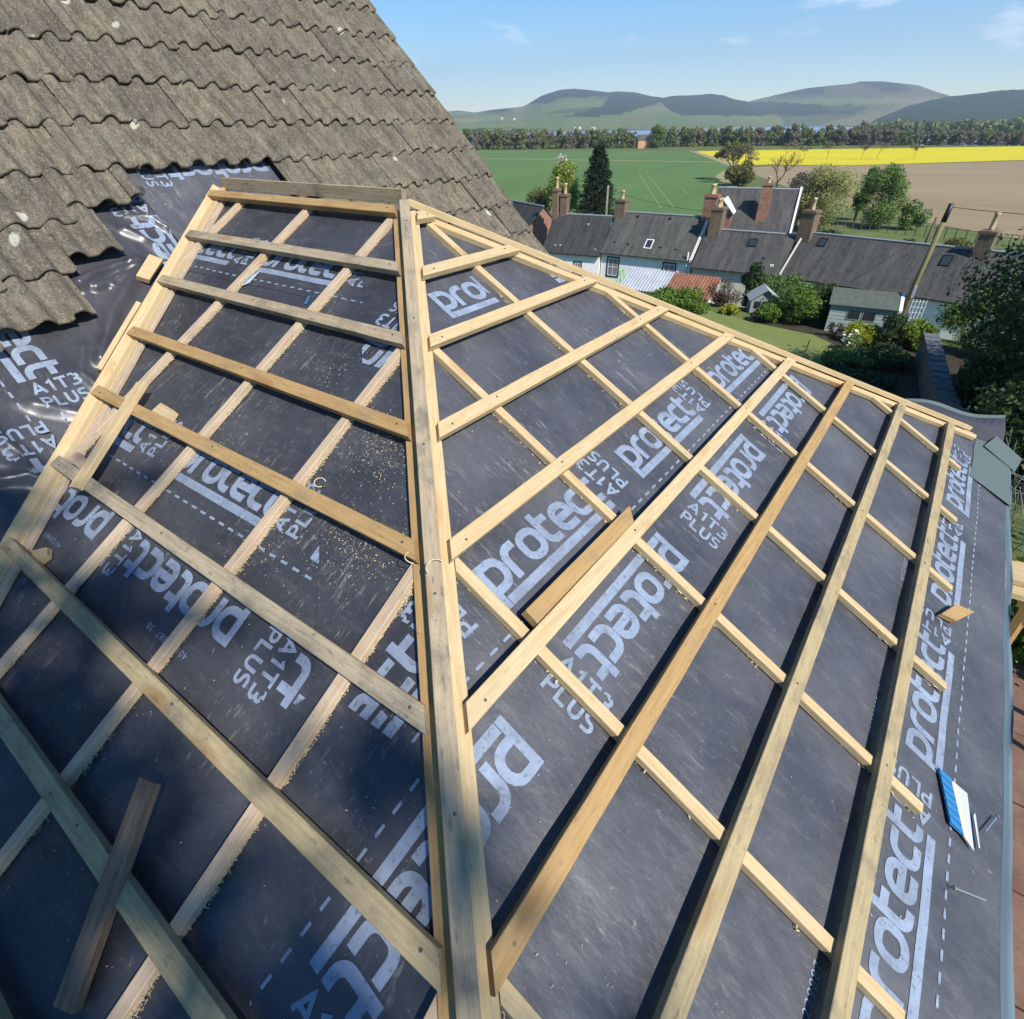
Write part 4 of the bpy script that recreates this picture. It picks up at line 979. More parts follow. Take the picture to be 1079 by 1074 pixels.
def G_(x, y): return (x, y, gz(x, y))

# tree at the right edge and the off-frame tree that shades the lower left of the roof
big = tree('dark_tree', G_(7.5, 19.3), 9.6, 4.8, 100000, .072, 'l_dark', 'large dark green tree at the right edge behind the stone wall', seed=11, trunk=.25, crown0=.0, nc=46)
shade = tree('shade_tree', (9.97, -6.78, -4.3), 14.65, 2.4, 11500, .12, 'l_mid', 'tall leafy tree beside the house throwing dappled shade over the roof', seed=23, trunk=.2, crown0=.683, squash=.95, nc=26, rr=(.34, .5))

# garden
flat_m = speck('mown_lawn', (.125, .155, .04), (.165, .195, .06), 1.4, .95, (.17, .165, .075), bump=.2)
mb = MB(); lp = [(-9.5, 29.2), (-4.9, 27.0+.6), (-2.0, 27.2), (-.75, 26.0), (-.35, 24.9), (-.6, 23.6), (-2, 20), (-8, 20), (-14, 23)]
for i in range(len(lp)-2): pass
bm = bmesh.new(); f0 = bm.faces.new([bm.verts.new((x, y, 0)) for x, y in lp]); bmesh.ops.triangulate(bm, faces=[f0])
bmesh.ops.subdivide_edges(bm, edges=list(bm.edges), cuts=7, use_grid_fill=True)
for v in bm.verts: v.co.z = gz(v.co.x, v.co.y)+.07
me = bpy.data.meshes.new('lawn'); bm.to_mesh(me); bm.free(); o = link('lawn', me, flat_m); tag(o, 'mown green garden lawn', None, None, 'structure')
M['earth'] = speck('dark_garden_soil', (.03, .025, .016), (.055, .045, .03), 2, .95, (.04, .05, .02))
def bed(pts, label, dz=.075):
    bm = bmesh.new(); f0 = bm.faces.new([bm.verts.new((x, y, 0)) for x, y in pts]); bmesh.ops.triangulate(bm, faces=[f0]); bmesh.ops.subdivide_edges(bm, edges=list(bm.edges), cuts=4, use_grid_fill=True)
    for v in bm.verts: v.co.z = gz(v.co.x, v.co.y)+dz
    me = bpy.data.meshes.new('flower_bed'); bm.to_mesh(me); bm.free(); o = link('flower_bed', me, M['earth']); tag(o, label, None, None, 'structure')
bed([(-.3, 25), (-.7, 26), (-2, 27.15), (-4.8, 27.6), (-6, 30.5), (2.6, 31.5), (3.0, 18), (.2, 18.5), (-.5, 22.5)], 'dark garden bed round the lawn')
def boxthing(o, name, m, *b, **k): mb = MB(); mb.box(*b); return mb.build(name, m, o, **k)
# garden shed
sx, sy = -1.75, 28.1; shed = empty('garden_shed', G_(sx, sy), radians(9), 'sage green timber garden shed with a felt pitched roof', 'garden shed')
mb = MB(); wl, wd, wh = 2.65, 1.9, 1.36
mb.box(0, wl, 0, wd, 0, wh); mb.poly([(0, 0, wh), (0, wd, wh), (0, wd/2, wh+.42)]); mb.poly([(wl, 0, wh), (wl, wd/2, wh+.42), (wl, wd, wh)])
for i in range(8): mb.hexa([(0, -.014, .02+i*.16), (wl, -.014, .02+i*.16), (wl, 0, .02+i*.16), (0, 0, .02+i*.16), (0, -.004, .16+i*.16), (wl, -.004, .16+i*.16), (wl, 0, .16+i*.16), (0, 0, .16+i*.16)])
mb.build('boarded_wall', M['shedgreen'], shed)
mb = MB(); e_ = .14
for sgn in (0, 1):
    y_e, y_r = (-e_, wd/2) if sgn == 0 else (wd+e_, wd/2); ze = wh-.065; zr_ = wh+.45
    p = [(-.12, y_e, ze), (wl+.12, y_e, ze), (wl+.12, y_r, zr_), (-.12, y_r, zr_)]; mb.hexa([*p, *[(a, b, q+.03) for a, b, q in p]])
mb.build('felt_roof', M['felt'], shed)
for k in range(2):
    x0 = .72+k*.62; fr = MB(); fr.box(x0, x0+.56, -.03, -.016, .70, 1.14); f_ = fr.build('window', M['greypaint'], shed); mb = MB(); mb.box(x0+.04, x0+.52, -.036, -.031, .74, 1.10); mb.build('pane', M['glass'], f_)
mb = MB(); mb.hexa([(wl+.01, -.17, wh-.14), (wl+.14, -.17, wh-.14), (wl+.14, wd/2, wh+.38), (wl+.01, wd/2, wh+.38), (wl+.01, -.17, wh-.03), (wl+.14, -.17, wh-.03), (wl+.14, wd/2, wh+.50), (wl+.01, wd/2, wh+.50)]); mb.build('white_bargeboard', M['white'], shed)
# white lattice leaning behind the shed
lat = empty('trellis', G_(1.2, 30.6), radians(14), 'white lattice trellis standing behind the shed', 'trellis')
mb = MB()
for i in range(5): mb.box(i*.14, i*.14+.025, -.012, .012, 0, 1.45)
for j in range(6): mb.box(0, .59, .013, .03, .1+j*.25, .125+j*.25)
mb.build('lattice', M['white'], lat)
# playhouse
ph = empty('playhouse', G_(-5.6, 29.3), radians(24), 'small grey wooden playhouse with a gabled roof and two windows', 'playhouse')
mb = MB(); mb.box(0, 1.3, 0, 1.2, 0, .74); mb.poly([(0, 0, .74), (1.3, 0, .74), (.65, 0, 1.2)]); mb.poly([(0, 1.2, .74), (.65, 1.2, 1.2), (1.3, 1.2, .74)]); mb.build('wall', M['greypaint'], ph)
mb = MB(); p = [(-.14, -.18, .68), (.65, -.18, 1.23), (.65, 1.3, 1.23), (-.14, 1.3, .68)]; mb.hexa([*p, *[(a, b, q+.03) for a, b, q in p]]); p = [(.65, -.18, 1.23), (1.44, -.18, .68), (1.44, 1.3, .68), (.65, 1.3, 1.23)]; mb.hexa([*p, *[(a, b, q+.03) for a, b, q in p]]); mb.build('roof', mat('pale_roof_boards', (.34, .35, .35), .7), ph)
for x0 in (.14, .82): boxthing(ph, 'window', M['glass'], x0, x0+.34, -.012, .004, .30, .64)
boxthing(ph, 'door', M['black'], .53, .77, -.012, .004, .05, .64)
# shrubs in the garden
shrub('laurel_hedge', G_(-3.3, 29.1), 1.25, 1.65, 9000, .055, 'l_laurel', 'large bright green rounded laurel beside the shed', seed=31, nc=14, sx=1.15)
shrub('laurel_hedge', G_(-2.2, 29.9), .85, 1.75, 5000, .055, 'l_dark', 'dark clipped evergreen bush squeezed between the laurel and the shed', seed=32)
shrub('round_bush', G_(-4.3, 28.1), .62, .95, 3800, .05, 'l_laurel', 'small round green bush in front of the playhouse', seed=33)
shrub('golden_bush', G_(-6.3, 28.6), .5, .5, 1800, .05, 'l_yellow', 'low golden bush left of the playhouse', seed=34)
shrub('golden_bush', G_(.0, 27.1), .78, .85, 4200, .05, 'l_yellow', 'golden yellow bush in front of the shed', seed=35, sx=1.1)
shrub('bronze_shrub', G_(-7.3, 30.2), .8, 1.4, 2600, .045, 'l_bronze', 'reddish bronze shrub by the rusty shed roof', seed=36, shell=.2)
shrub('bronze_shrub', G_(-1.2, 27.3), .4, .75, 700, .04, 'l_bronze', 'thin reddish shrub at the corner of the shed', seed=37, shell=.2)
shrub('evergreen_shrub', G_(-6.1, 31.0), .8, 2.4, 4200, .07, 'l_dark', 'dark columnar evergreen in front of the white cottage wall', seed=38, nc=12)
shrub('evergreen_shrub', G_(-4.9, 31.6), 1.15, 2.6, 3600, .06, 'l_mid', 'loose grey-green shrub behind the playhouse', seed=39, shell=.2)
shrub('white_flower_plant', G_(-.3, 25.6), .5, .7, 1100, .05, 'l_mid', 'leafy plant under white flowers at the edge of the lawn', seed=40)
shrub('white_flowers', G_(-.3, 25.6), .42, .95, 70, .085, 'petal', 'cluster of white flowers by the edge of the lawn', 'flowers', seed=41)
shrub('ground_cover', G_(.0, 23.9), 1.0, .55, 3000, .06, 'l_mid', 'low leafy plants at the near edge of the lawn', seed=42, sx=1.2)
shrub('ground_cover', G_(1.3, 24.6), 1.2, .8, 3600, .07, 'l_dark', 'dark low undergrowth beside the stone wall', seed=43)
shrub('ground_cover', G_(.6, 21.8), 1.3, .7, 3600, .07, 'l_dark', 'dark shaded undergrowth below the eave', seed=44)
shrub('hedge_bush', G_(2.0, 27.6), .85, 1.2, 5200, .06, 'l_shrub', 'bright green hedge at the end of the stone wall', seed=45, sx=1.3)
shrub('hedge_bush', G_(.95, 26.9), .55, 1.5, 2600, .05, 'l_dark', 'dark hedge between the shed and the stone wall', seed=46, sy=1.6)
shrub('pale_shrub', G_(3.6, 29.5), 1.1, 2.4, 4200, .055, 'l_mid', 'pale leafy shrub in front of the cottage beside the pole', seed=47, shell=.2)
shrub('pale_shrub', G_(4.6, 27.6), 1.2, 2.4, 5000, .06, 'l_dark', 'dark shrub spilling from under the big tree', seed=48)
shrub('hedge', G_(-8.6, 27.6), 1.4, 1.15, 6500, .06, 'l_laurel', 'yellowish green hedge beside the rusty shed', 'hedge', seed=49, sx=1.7, rz=-.5)
shrub('ivy_clump', G_(4.0, 20.5), 1.0, 1.9, 4200, .06, 'l_dark', 'dark ivy clump growing over the stone wall', 'ivy', seed=50)
shrub('leafy_weeds', (4.15, 4.5, gz(4, 4.5)), .7, .9, 3000, .045, 'l_shrub', 'bright green weeds below the eave at the right edge', 'weeds', seed=51)
shrub('bramble', (4.6, 7.0, gz(4.6, 7)), 1.0, 1.3, 160, .06, 'l_twig', 'bare tangled bramble below the eave corner', 'bramble', seed=52)
mb = MB(); rr_ = random.Random(5)
for i in range(90):
    x, y = 4.3+rr_.uniform(-.7, 1.2), 6.6+rr_.uniform(-1.6, 1.8); z = gz(x, y); a = rr_.uniform(0, 6.28)
    mb.tube([(x, y, z), (x+cos(a)*.3, y+sin(a)*.3, z+.7), (x+cos(a)*.9, y+sin(a)*.9, z+rr_.uniform(.6, 1.3))], [.008, .006, .003], 4)
tag(mb.build('bare_twigs', M['bark_pale']), 'pale bare twigs tangled below the eave corner', 'twigs')
shrub('undergrowth_bush', G_(5.2, 14.5), 2.0, 2.0, 9000, .07, 'l_dark', 'dark bush between the stone wall and the house corner', seed=53, sx=.9, sy=1.7)
shrub('undergrowth_bush', G_(6.2, 10.0), 1.7, 1.6, 6500, .06, 'l_dark', 'dark bush beyond the bare twigs at the right edge', seed=54, sy=1.5)
shrub('undergrowth_bush', G_(4.9, 23.4), 1.2, 1.9, 6500, .065, 'l_dark', 'dark bush behind the stone wall under the big tree', seed=55, sx=.8, sy=1.6)
bed([(2.75, 25), (2.6, 28.5), (9, 30), (14, 20), (13, -1), (5.0, -1), (4.9, 6), (4.4, 13), (3.3, 21)], 'dark bare earth under the big tree', .07)
# green cloche by the cottage, post in the lawn
cl = empty('cloche', (-15.8, 34.6, gz(-15.8, 34.6)+.0), .2, 'bright green tent-shaped cloche by the white cottage', 'cloche')
mb = MB(); mb.tube([(-.5, 0, 0), (0, 0, 2.0), (.55, 0, 0)], .06, 6); mb.tube([(-.5, .9, 0), (0, .9, 2.0), (.55, .9, 0)], .06, 6); mb.tube([(0, 0, 2.0), (0, .9, 2.0)], .05, 6); mb.build('frame', mat('bright_green_plastic', (.05, .45, .12), .5), cl)
mb = MB(); mb.tube([(-1.75, 24.4, gz(-1, 24.4)), (-1.7, 24.4, gz(-1, 24.4)+.62)], .022, 6); tag(mb.build('lamp_post', M['black']), 'short thin black stake standing in the lawn', 'stake')
# paving by the house
pv = MB(); rr_ = random.Random(9)
for j in range(9):
    y0 = -2.4+j*.78
    for i in range(3):
        x0 = 2.95+i*.62; pv.box(x0, x0+.605, y0, y0+.765, -4.32, -4.235+rr_.uniform(0, .012))
o = pv.build('path', M['pave'], None); tag(o, 'brown stone paving slabs below the eave', None, None, 'structure')
# stone wall with slate coping
wall = empty('stone_wall', (2.95, 21.5, 0), 0, 'old brown stone wall with grey slab coping running from the shrubs to the house', 'wall')
mb = MB(); cop = []
ptsw = [(2.35, 26.2), (2.75, 23.2), (3.15, 20.2), (3.6, 17.0), (4.0, 13.5)]
for (x0, y0), (x1, y1) in zip(ptsw, ptsw[1:]):
    za, zb = gz(x0, y0), gz(x1, y1); w = .22; x0, x1 = x0-2.95, x1-2.95; y0, y1 = y0-21.5, y1-21.5; ta, tb = -6.95+(0)*1, -6.95
    ta = za+1.05+.0; tb = zb+1.05
    p = [(x0-w, y0, za-.3), (x1-w, y1, zb-.3), (x1+w, y1, zb-.3), (x0+w, y0, za-.3), (x0-w, y0, ta), (x1-w, y1, tb), (x1+w, y1, tb), (x0+w, y0, ta)]; mb.hexa([p[j] for j in (0, 3, 2, 1, 4, 7, 6, 5)])
mb.build('masonry', M['stone'], wall)
for (x0, y0), (x1, y1) in zip(ptsw, ptsw[1:]):
    n = 5
    for i in range(n):
        if (y0 < 21 and i % 4 == 3): continue
        t0, t1 = i/n+.02, (i+1)/n-.02; a = Vector((x0, y0)).lerp(Vector((x1, y1)), t0); b = Vector((x0, y0)).lerp(Vector((x1, y1)), t1); za = gz(a.x, a.y)+1.06; zb = gz(b.x, b.y)+1.06
        mb = MB(); w = .26; lift = random.uniform(0, .03)
        p = [(a.x-w-2.95, a.y-21.5, za), (b.x-w-2.95, b.y-21.5, zb), (b.x+w-2.95, b.y-21.5, zb+.02), (a.x+w-2.95, a.y-21.5, za+.02)]; p = [(u, v, q+lift) for u, v, q in p]; p2 = [(u, v, q+.07) for u, v, q in p]
        mb.hexa([p[j] for j in (0, 3, 2, 1)]+[p2[j] for j in (0, 3, 2, 1)]); mb.build('coping_slab', M['coping'], wall)
# dark fence boards by the shed
mb = MB()
for i in range(9): mb.hexa([(a+1.2, b+28.6+i*.16*-1, q+gz(1.2, 28)+0) for a, b, q in [(0, 0, 0), (.02, 0, 0), (.02, .14, 0), (0, .14, 0), (.1*i*.2, 0, 1.5-.04*i), (.02+.1*i*.2, 0, 1.5-.04*i), (.02+.1*i*.2, .14, 1.5-.04*i), (.1*i*.2, .14, 1.5-.04*i)]])
tag(mb.build('board_fence', M['dark']), 'dark leaning board fence at the end of the shed', 'fence')

# ------------------------------------------------------------------ cottages
def cottage(name, p0, p1, zb, eave, half, pitch, wallm, slatem, label, cat='cottage', verge=.05, skew=None):
    """front eave runs from p0 to p1 (plan); the house lies behind it"""
    d = Vector((p1[0]-p0[0], p1[1]-p0[1])); ln = d.length; o = empty(name, (p0[0], p0[1], zb), atan2(d.y, d.x), label, cat)
    rise = half*tan(radians(pitch)); mb = MB(); dp = 2*half
    mb.box(0, ln, .12, dp-.12, -.6, eave)
    mb.poly([(0, .12, eave), (0, dp-.12, eave), (0, half, eave+rise-.1)], [(0, 0), (dp, 0), (half, rise)]); mb.poly([(ln, .12, eave), (ln, half, eave+rise-.1), (ln, dp-.12, eave)], [(0, 0), (half, rise), (dp, 0)]); mb.build('wall', wallm, o)
    mb = MB(); sl = sqrt(half*half+rise*rise); ov = .12; n = max(6, int(ln/.7)); rr2 = random.Random(int(ln*100)); sag = [0]+[-.03*sin(pi*i/n)+rr2.uniform(-.008, .008) for i in range(1, n)]+[0]
    for i in range(n):
        x0 = -verge+(ln+2*verge)*i/n; x1 = -verge+(ln+2*verge)*(i+1)/n; s0_, s1_ = sag[i], sag[i+1]
        mb.poly([(x0, -ov, eave-.03+s0_*.4), (x1, -ov, eave-.03+s1_*.4), (x1, half, eave+rise+s1_), (x0, half, eave+rise+s0_)], [(x0, 0), (x1, 0), (x1, sl), (x0, sl)])
        mb.poly([(x1, dp+ov, eave-.03), (x0, dp+ov, eave-.03), (x0, half, eave+rise+s0_), (x1, half, eave+rise+s1_)], [(x1, 0), (x0, 0), (x0, sl), (x1, sl)])
    for (x0, f) in ((-verge, 1), (ln+verge, -1)):
        a = [(x0, -ov, eave-.03), (x0, half, eave+rise), (x0, half, eave+rise-.12), (x0, -ov, eave-.12)]; mb.poly(a); mb.poly([(x0, dp+ov, eave-.03), (x0, half, eave+rise), (x0, half, eave+rise-.12), (x0, dp+ov, eave-.12)])
    mb.poly([(-verge, -ov, eave-.03), (-verge, -ov, eave-.12), (ln+verge, -ov, eave-.12), (ln+verge, -ov, eave-.03)])
    rf = mb.build('roof', slatem, o)
    mb = MB(); k = 12
    for i in range(k): mb.tube([(-verge+(ln+2*verge)*(i+.02)/k, half, eave+rise+.0), (-verge+(ln+2*verge)*(i+.98)/k, half, eave+rise+.0)], .075, 6)
    mb.build('ridge', M['lead'], rf)
    o['_g'] = 0; del o['_g']
    return o, ln, rise, rf
def window(o, x, z, w, h, y=.12, surround=True, pane='glass'):
    mb = MB(); fw = .09
    if surround:
        for b in ((x-fw, x, z-fw, z+h+fw), (x+w, x+w+fw, z-fw, z+h+fw), (x, x+w, z-fw, z), (x, x+w, z+h, z+h+fw)): mb.box(b[0], b[1], y-.03, y+.02, b[2], b[3])
        f_ = mb.build('window', M['black'], o); mb = MB()
    else: f_ = o
    for b in ((x, x+.05, z, z+h), (x+w-.05, x+w, z, z+h), (x+.05, x+w-.05, z, z+.05), (x+.05, x+w-.05, z+h-.05, z+h), (x+.05, x+w-.05, z+h/2-.02, z+h/2+.02), (x+w/2-.015, x+w/2+.015, z+.05, z+h/2-.021), (x+w/2-.015, x+w/2+.015, z+h/2+.021, z+h-.05)): mb.box(b[0], b[1], y-.02, y+.015, b[2], b[3])
    s2 = mb.build('sash' if surround else 'window', M['white'], f_)
    mb = MB(); mb.box(x+.04, x+w-.04, y-.008, y+.005, z+.04, z+h-.04); mb.build('pane', M[pane], f_ if surround else s2)
def chimney(o, x, y, z0, h, w, dd, m, pots, nm='chimney', potm='pot', cap=True, ph_=.42):
    mb = MB(); mb.box(x-w/2, x+w/2, y-dd/2, y+dd/2, z0, z0+h)
    if cap: mb.box(x-w/2-.05, x+w/2+.05, y-dd/2-.05, y+dd/2+.05, z0+h-.16, z0+h-.04)
    ch = mb.build(nm, m, o)
    for i in range(pots):
        py = y+(i-(pots-1)/2)*dd/max(1, pots)*.95; mb = MB()
        mb.tube([(x, py, z0+h-.02), (x, py, z0+h+ph_*.12), (x, py, z0+h+ph_*.8), (x, py, z0+h+ph_*.84), (x, py, z0+h+ph_)], [.15, .125, .105, .135, .13], 9); mb.build('chimney_pot', M[potm], ch, True)
    return ch
def skylight(rf, x, t, w, h, half, pitch, eave, m='white'):
    cp, sp = cos(radians(pitch)), sin(radians(pitch)); sl = half/cp
    def P(u, q, hh): return (u, q*cp-sp*hh, eave+q*sp+cp*hh)
    mb = MB(); q0 = t*sl; fw = .06
    for a in ((x, x+fw, q0, q0+h), (x+w-fw, x+w, q0, q0+h), (x+fw, x+w-fw, q0, q0+fw), (x+fw, x+w-fw, q0+h-fw, q0+h)):
        mb.hexa([P(a[0], a[2], -.01), P(a[1], a[2], -.01), P(a[1], a[3], -.01), P(a[0], a[3], -.01), P(a[0], a[2], .06), P(a[1], a[2], .06), P(a[1], a[3], .06), P(a[0], a[3], .06)])
    f_ = mb.build('skylight', M[m], rf); mb = MB(); a = (x+fw, x+w-fw, q0+fw, q0+h-fw); mb.hexa([P(a[0], a[2], -.01), P(a[1], a[2], -.01), P(a[1], a[3], -.01), P(a[0], a[3], -.01), P(a[0], a[2], .04), P(a[1], a[2], .04), P(a[1], a[3], .04), P(a[0], a[3], .04)]); mb.build('pane', M['glass'], f_)
def vents(rf, spots, half, pitch, eave, m='black', r=.07):
    cp, sp = cos(radians(pitch)), sin(radians(pitch)); sl = half/cp
    for u, t in spots:
        mb = MB(); p = Vector((u, t*sl*cp, eave+t*sl*sp)); n = Vector((0, -sp, cp)); mb.box(u-r, u+r, p.y-r, p.y+r, p.z-.02, p.z+.09); mb.build('roof_vent', M[m], rf)
zb = GROUND
A, la, ra, rfa = cottage('cottage', (-23.2, 36.3), (-18.75, 37.1), zb, 2.38, 2.5, 42, M['harl'], M['slate_a'], 'white cottage at the left end of the terrace with a plain dark slate roof')
window(A, 2.6, .75, .5, 1.0, pane='curtain'); vents(rfa, [(.9, .16), (1.3, .17), (4.1, .12), (2.9, .75)], 2.5, 42, 2.38, 'palegrey', .06)
chimney(A, .05, 2.5, 3.4, 2.9, .42, .8, M['brick_old'], 1, ph_=.75); chimney(A, .62, 2.75, 3.6, 2.35, .5, .7, M['brick_old'], 1, ph_=.7)
Bc, lb, rb_, rfb = cottage('cottage', (-18.7, 37.25), (-12.1, 37.65), zb, 2.6, 2.6, 42, M['harl'], M['slate_b'], 'white cottage with a light grey slate roof and black framed windows above the tin shed')
window(Bc, .55, 1.05, .8, 1.2, pane='curtain'); window(Bc, 4.75, 1.0, .8, 1.25, pane='curtain'); skylight(rfb, 3.0, .17, .55, .75, 2.6, 42, 2.6)
vents(rfb, [(.7, .24), (1.8, .22), (4.2, .22), (5.3, .2), (1.6, .9), (4.0, .9)], 2.6, 42, 2.6)
chimney(Bc, .2, 2.6, 4.0, 1.75, .75, .75, M['brick_old'], 1, ph_=.55)
mb = MB(); mb.tube([(6.35, -.02, .3), (6.35, -.02, 3.1)], .06, 8); mb.build('vent_pipe', M['white'], Bc)
mb = MB(); mb.hexa([(6.52, -.14, 2.5), (6.72, -.14, 2.5), (6.72, 2.6, 4.88), (6.52, 2.6, 4.88), (6.52, -.14, 2.66), (6.72, -.14, 2.66), (6.72, 2.6, 5.06), (6.52, 2.6, 5.06)]); mb.build('skew', M['harl_old'], Bc)
Cc_, lc_, rc_, rfc = cottage('cottage', (-11.75, 37.05), (-6.25, 37.35), zb, 2.4, 2.2, 42, M['harl_old'], M['slate_c'], 'cream walled cottage between two chimneys with a low brown-grey slate roof')
skylight(rfc, 2.9, .62, .55, .6, 2.2, 42, 2.4, 'black'); vents(rfc, [(4.2, .35)], 2.2, 42, 2.4); vents(rfc, [(4.85, .2)], 2.2, 42, 2.4, 'white', .1)
chimney(Cc_, .55, 2.15, 3.6, 2.1, .75, .95, M['brick_old'], 2, ph_=.5)
chimney(Cc_, -.35, 3.3, 3.7, 2.6, .85, .7, M['brick'], 2, ph_=.6)
Dc, ld, rd, rfd = cottage('cottage', (-6.2, 37.35), (6.2, 35.35), zb, 2.4, 2.4, 42, M['harl'], M['slate_c'], 'long white cottage at the right end of the terrace behind the garden shed')
window(Dc, 3.1, .95, .62, 1.15); skylight(rfd, 1.0, .72, .5, .6, 2.4, 42, 2.4, 'black'); skylight(rfd, 7.6, .62, .5, .7, 2.4, 42, 2.4, 'black')
chimney(Dc, .05, 2.3, 3.3, 2.5, .8, .9, M['brick_old'], 1, ph_=.65); chimney(Dc, 9.1, 2.4, 3.6, 1.9, .7, .8, M['brick_old'], 1, ph_=.85)
mb = MB(); mb.hexa([(-.08, -.12, 2.42), (.02, -.12, 2.42), (.02, 2.4, 4.7), (-.08, 2.4, 4.7), (-.08, -.12, 2.48), (.02, -.12, 2.48), (.02, 2.4, 4.8), (-.08, 2.4, 4.8)]); mb.build('skew', M['harl_old'], Dc)
# red brick house to the left
o, ln, rise, rf = cottage('brick_house', (-32.5, 40.6), (-26.6, 37.9), zb, 2.55, 2.35, 45, M['brick'], M['slate_a'], 'red brick house at far left with a dark roof and brick gable')
# brick house with dormer behind the terrace
Eo, ln, rise, rf = cottage('brick_house', (-14.2, 46.4), (-8.4, 47.6), zb, 3.35, 2.9, 42, M['brick'], M['slate_c'], 'red brick house with a gabled dormer standing behind the terrace', verge=.15)
chimney(Eo, 3.6, 1.0, 3.9, 2.6, .75, .75, M['brick'], 1, ph_=.4)
mb = MB(); mb.box(-.0, 1.5, -.1, 1.6, 3.0, 4.55); mb.poly([(0, -.101, 4.55), (1.5, -.101, 4.55), (.75, -.101, 5.3)]); dm = mb.build('dormer', M['brick'], Eo)
mb = MB(); p = [(-.15, -.3, 4.45), (.75, -.3, 5.38), (.75, 2.2, 5.38), (-.15, 2.2, 4.45)]; mb.hexa([*p, *[(a, b, q+.08) for a, b, q in p]]); p = [(.75, -.3, 5.38), (1.65, -.3, 4.45), (1.65, 2.2, 4.45), (.75, 2.2, 5.38)]; mb.hexa([*p, *[(a, b, q+.08) for a, b, q in p]]); mb.build('dormer_roof', M['white'], dm)
boxthing(dm, 'window', M['glass'], .45, 1.05, -.13, -.102, 3.6, 4.3)
mb = MB()
for i in range(12): mb.box(1.6+i*.32, 1.78+i*.32, -.16, -.13, 3.08, 3.3)
mb.build('eave_trim', M['white'], Eo)
mb = MB(); mb.hexa([(5.85, -.2, 3.2), (5.98, -.2, 3.2), (5.98, 2.9, 5.95), (5.85, 2.9, 5.95), (5.85, -.2, 3.4), (5.98, -.2, 3.4), (5.98, 2.9, 6.15), (5.85, 2.9, 6.15)]); mb.build('bargeboard', M['white'], Eo)
# tin roofed sheds in front of the white cottage
def tin_shed(p0, p1, m, label, dep=1.9, h0=1.65, h1=2.55, wm='harl_old'):
    d = Vector((p1[0]-p0[0], p1[1]-p0[1])); ln = d.length; o = empty('lean_to_shed', (p0[0], p0[1], GROUND), atan2(d.y, d.x), label, 'shed')
    mb = MB(); mb.box(.05, ln-.05, .1, dep, -.3, h0-.05); mb.poly([(.05, .1, h0-.06), (.05, dep, h0-.06), (.05, dep, h1-.06)]); mb.poly([(ln-.05, .1, h0-.06), (ln-.05, dep, h1-.06), (ln-.05, dep, h0-.06)]); mb.build('wall', M[wm], o); mb = MB(); n = int(ln/.05)
    for i in range(n):
        x0, x1 = ln*i/n, ln*(i+1)/n; a = .022*sin(x0/.2*2*pi); b = .022*sin(x1/.2*2*pi)
        mb.poly([(x0, 0, h0+a), (x1, 0, h0+b), (x1, dep, h1+b), (x0, dep, h1+a)]); mb.poly([(x1, 0, h0+b-.012), (x0, 0, h0+a-.012), (x0, dep, h1+a-.012), (x1, dep, h1+b-.012)])
    mb.build('corrugated_roof', M[m], o, True); return o
tin_shed((-14.55, 32.0), (-11.62, 32.1), 'tin', 'shed with a silvery corrugated tin roof below the white cottage')
tin_shed((-11.58, 32.1), (-8.7, 32.2), 'rust', 'shed with a rusty red corrugated roof beside the silvery one')
# wood fence under cottage A, telegraph poles and cables
pole = empty('telegraph_pole', (.95, 29.3, gz(.95, 29.3)), 0, 'tall leaning mossy wooden telegraph pole in front of the long cottage', 'telegraph pole')
mb = MB(); mb.tube([(0, 0, -.2), (.16, .02, 2.6), (.34, .04, 5.35)], [.12, .11, .095], 10); mb.build('pole', M['polewood'], pole, True)
mb = MB(); mb.tube([(.30, .04, 4.75), (.345, .04, 5.42)], [.108, .1], 10); mb.build('pole_cap', M['black'], pole, True)
boxthing(pole, 'junction_box', M['palegrey'], .16, .27, -.18, -.09, 1.75, 2.25)
pole2 = empty('telegraph_pole', (-.45, 64, GROUND), 0, 'thin distant wooden pole in the grass behind the long cottage', 'telegraph pole')
mb = MB(); mb.tube([(0, 0, 0), (.2, 0, 3.2)], [.12, .09], 8); mb.build('pole', M['bark'], pole2, True)
pole3 = empty('telegraph_pole', (-22.6, 45, GROUND), 0, 'short pale pole in front of the conifer', 'telegraph pole')
mb = MB(); mb.tube([(0, 0, 0), (0, 0, 6.1)], [.1, .08], 8); mb.build('pole', M['bark_pale'], pole3, True)
def cable(a, b, sag, label, r=.012):
    a, b = Vector(a), Vector(b); mb = MB(); mb.tube([a.lerp(b, t/14)-Vector((0, 0, sag*4*(t/14)*(1-t/14))) for t in range(15)], r, 5); tag(mb.build('overhead_cable', M['wire']), label, 'cable')
pt = (1.29, 29.34, gz(.95, 29.3)+5.3)
cable(pt, (14, 26, -1.6), .4, 'overhead cable running right from the telegraph pole into the dark tree')
cable(pt, (-.25, 64, GROUND+3.1), .8, 'overhead cable from the mossy pole back to the distant pole')
cable((-22.6, 45, GROUND+5.9), (-12.2, 41, GROUND+5.2), .3, 'overhead cable running from the pale pole along the cottage ridge')

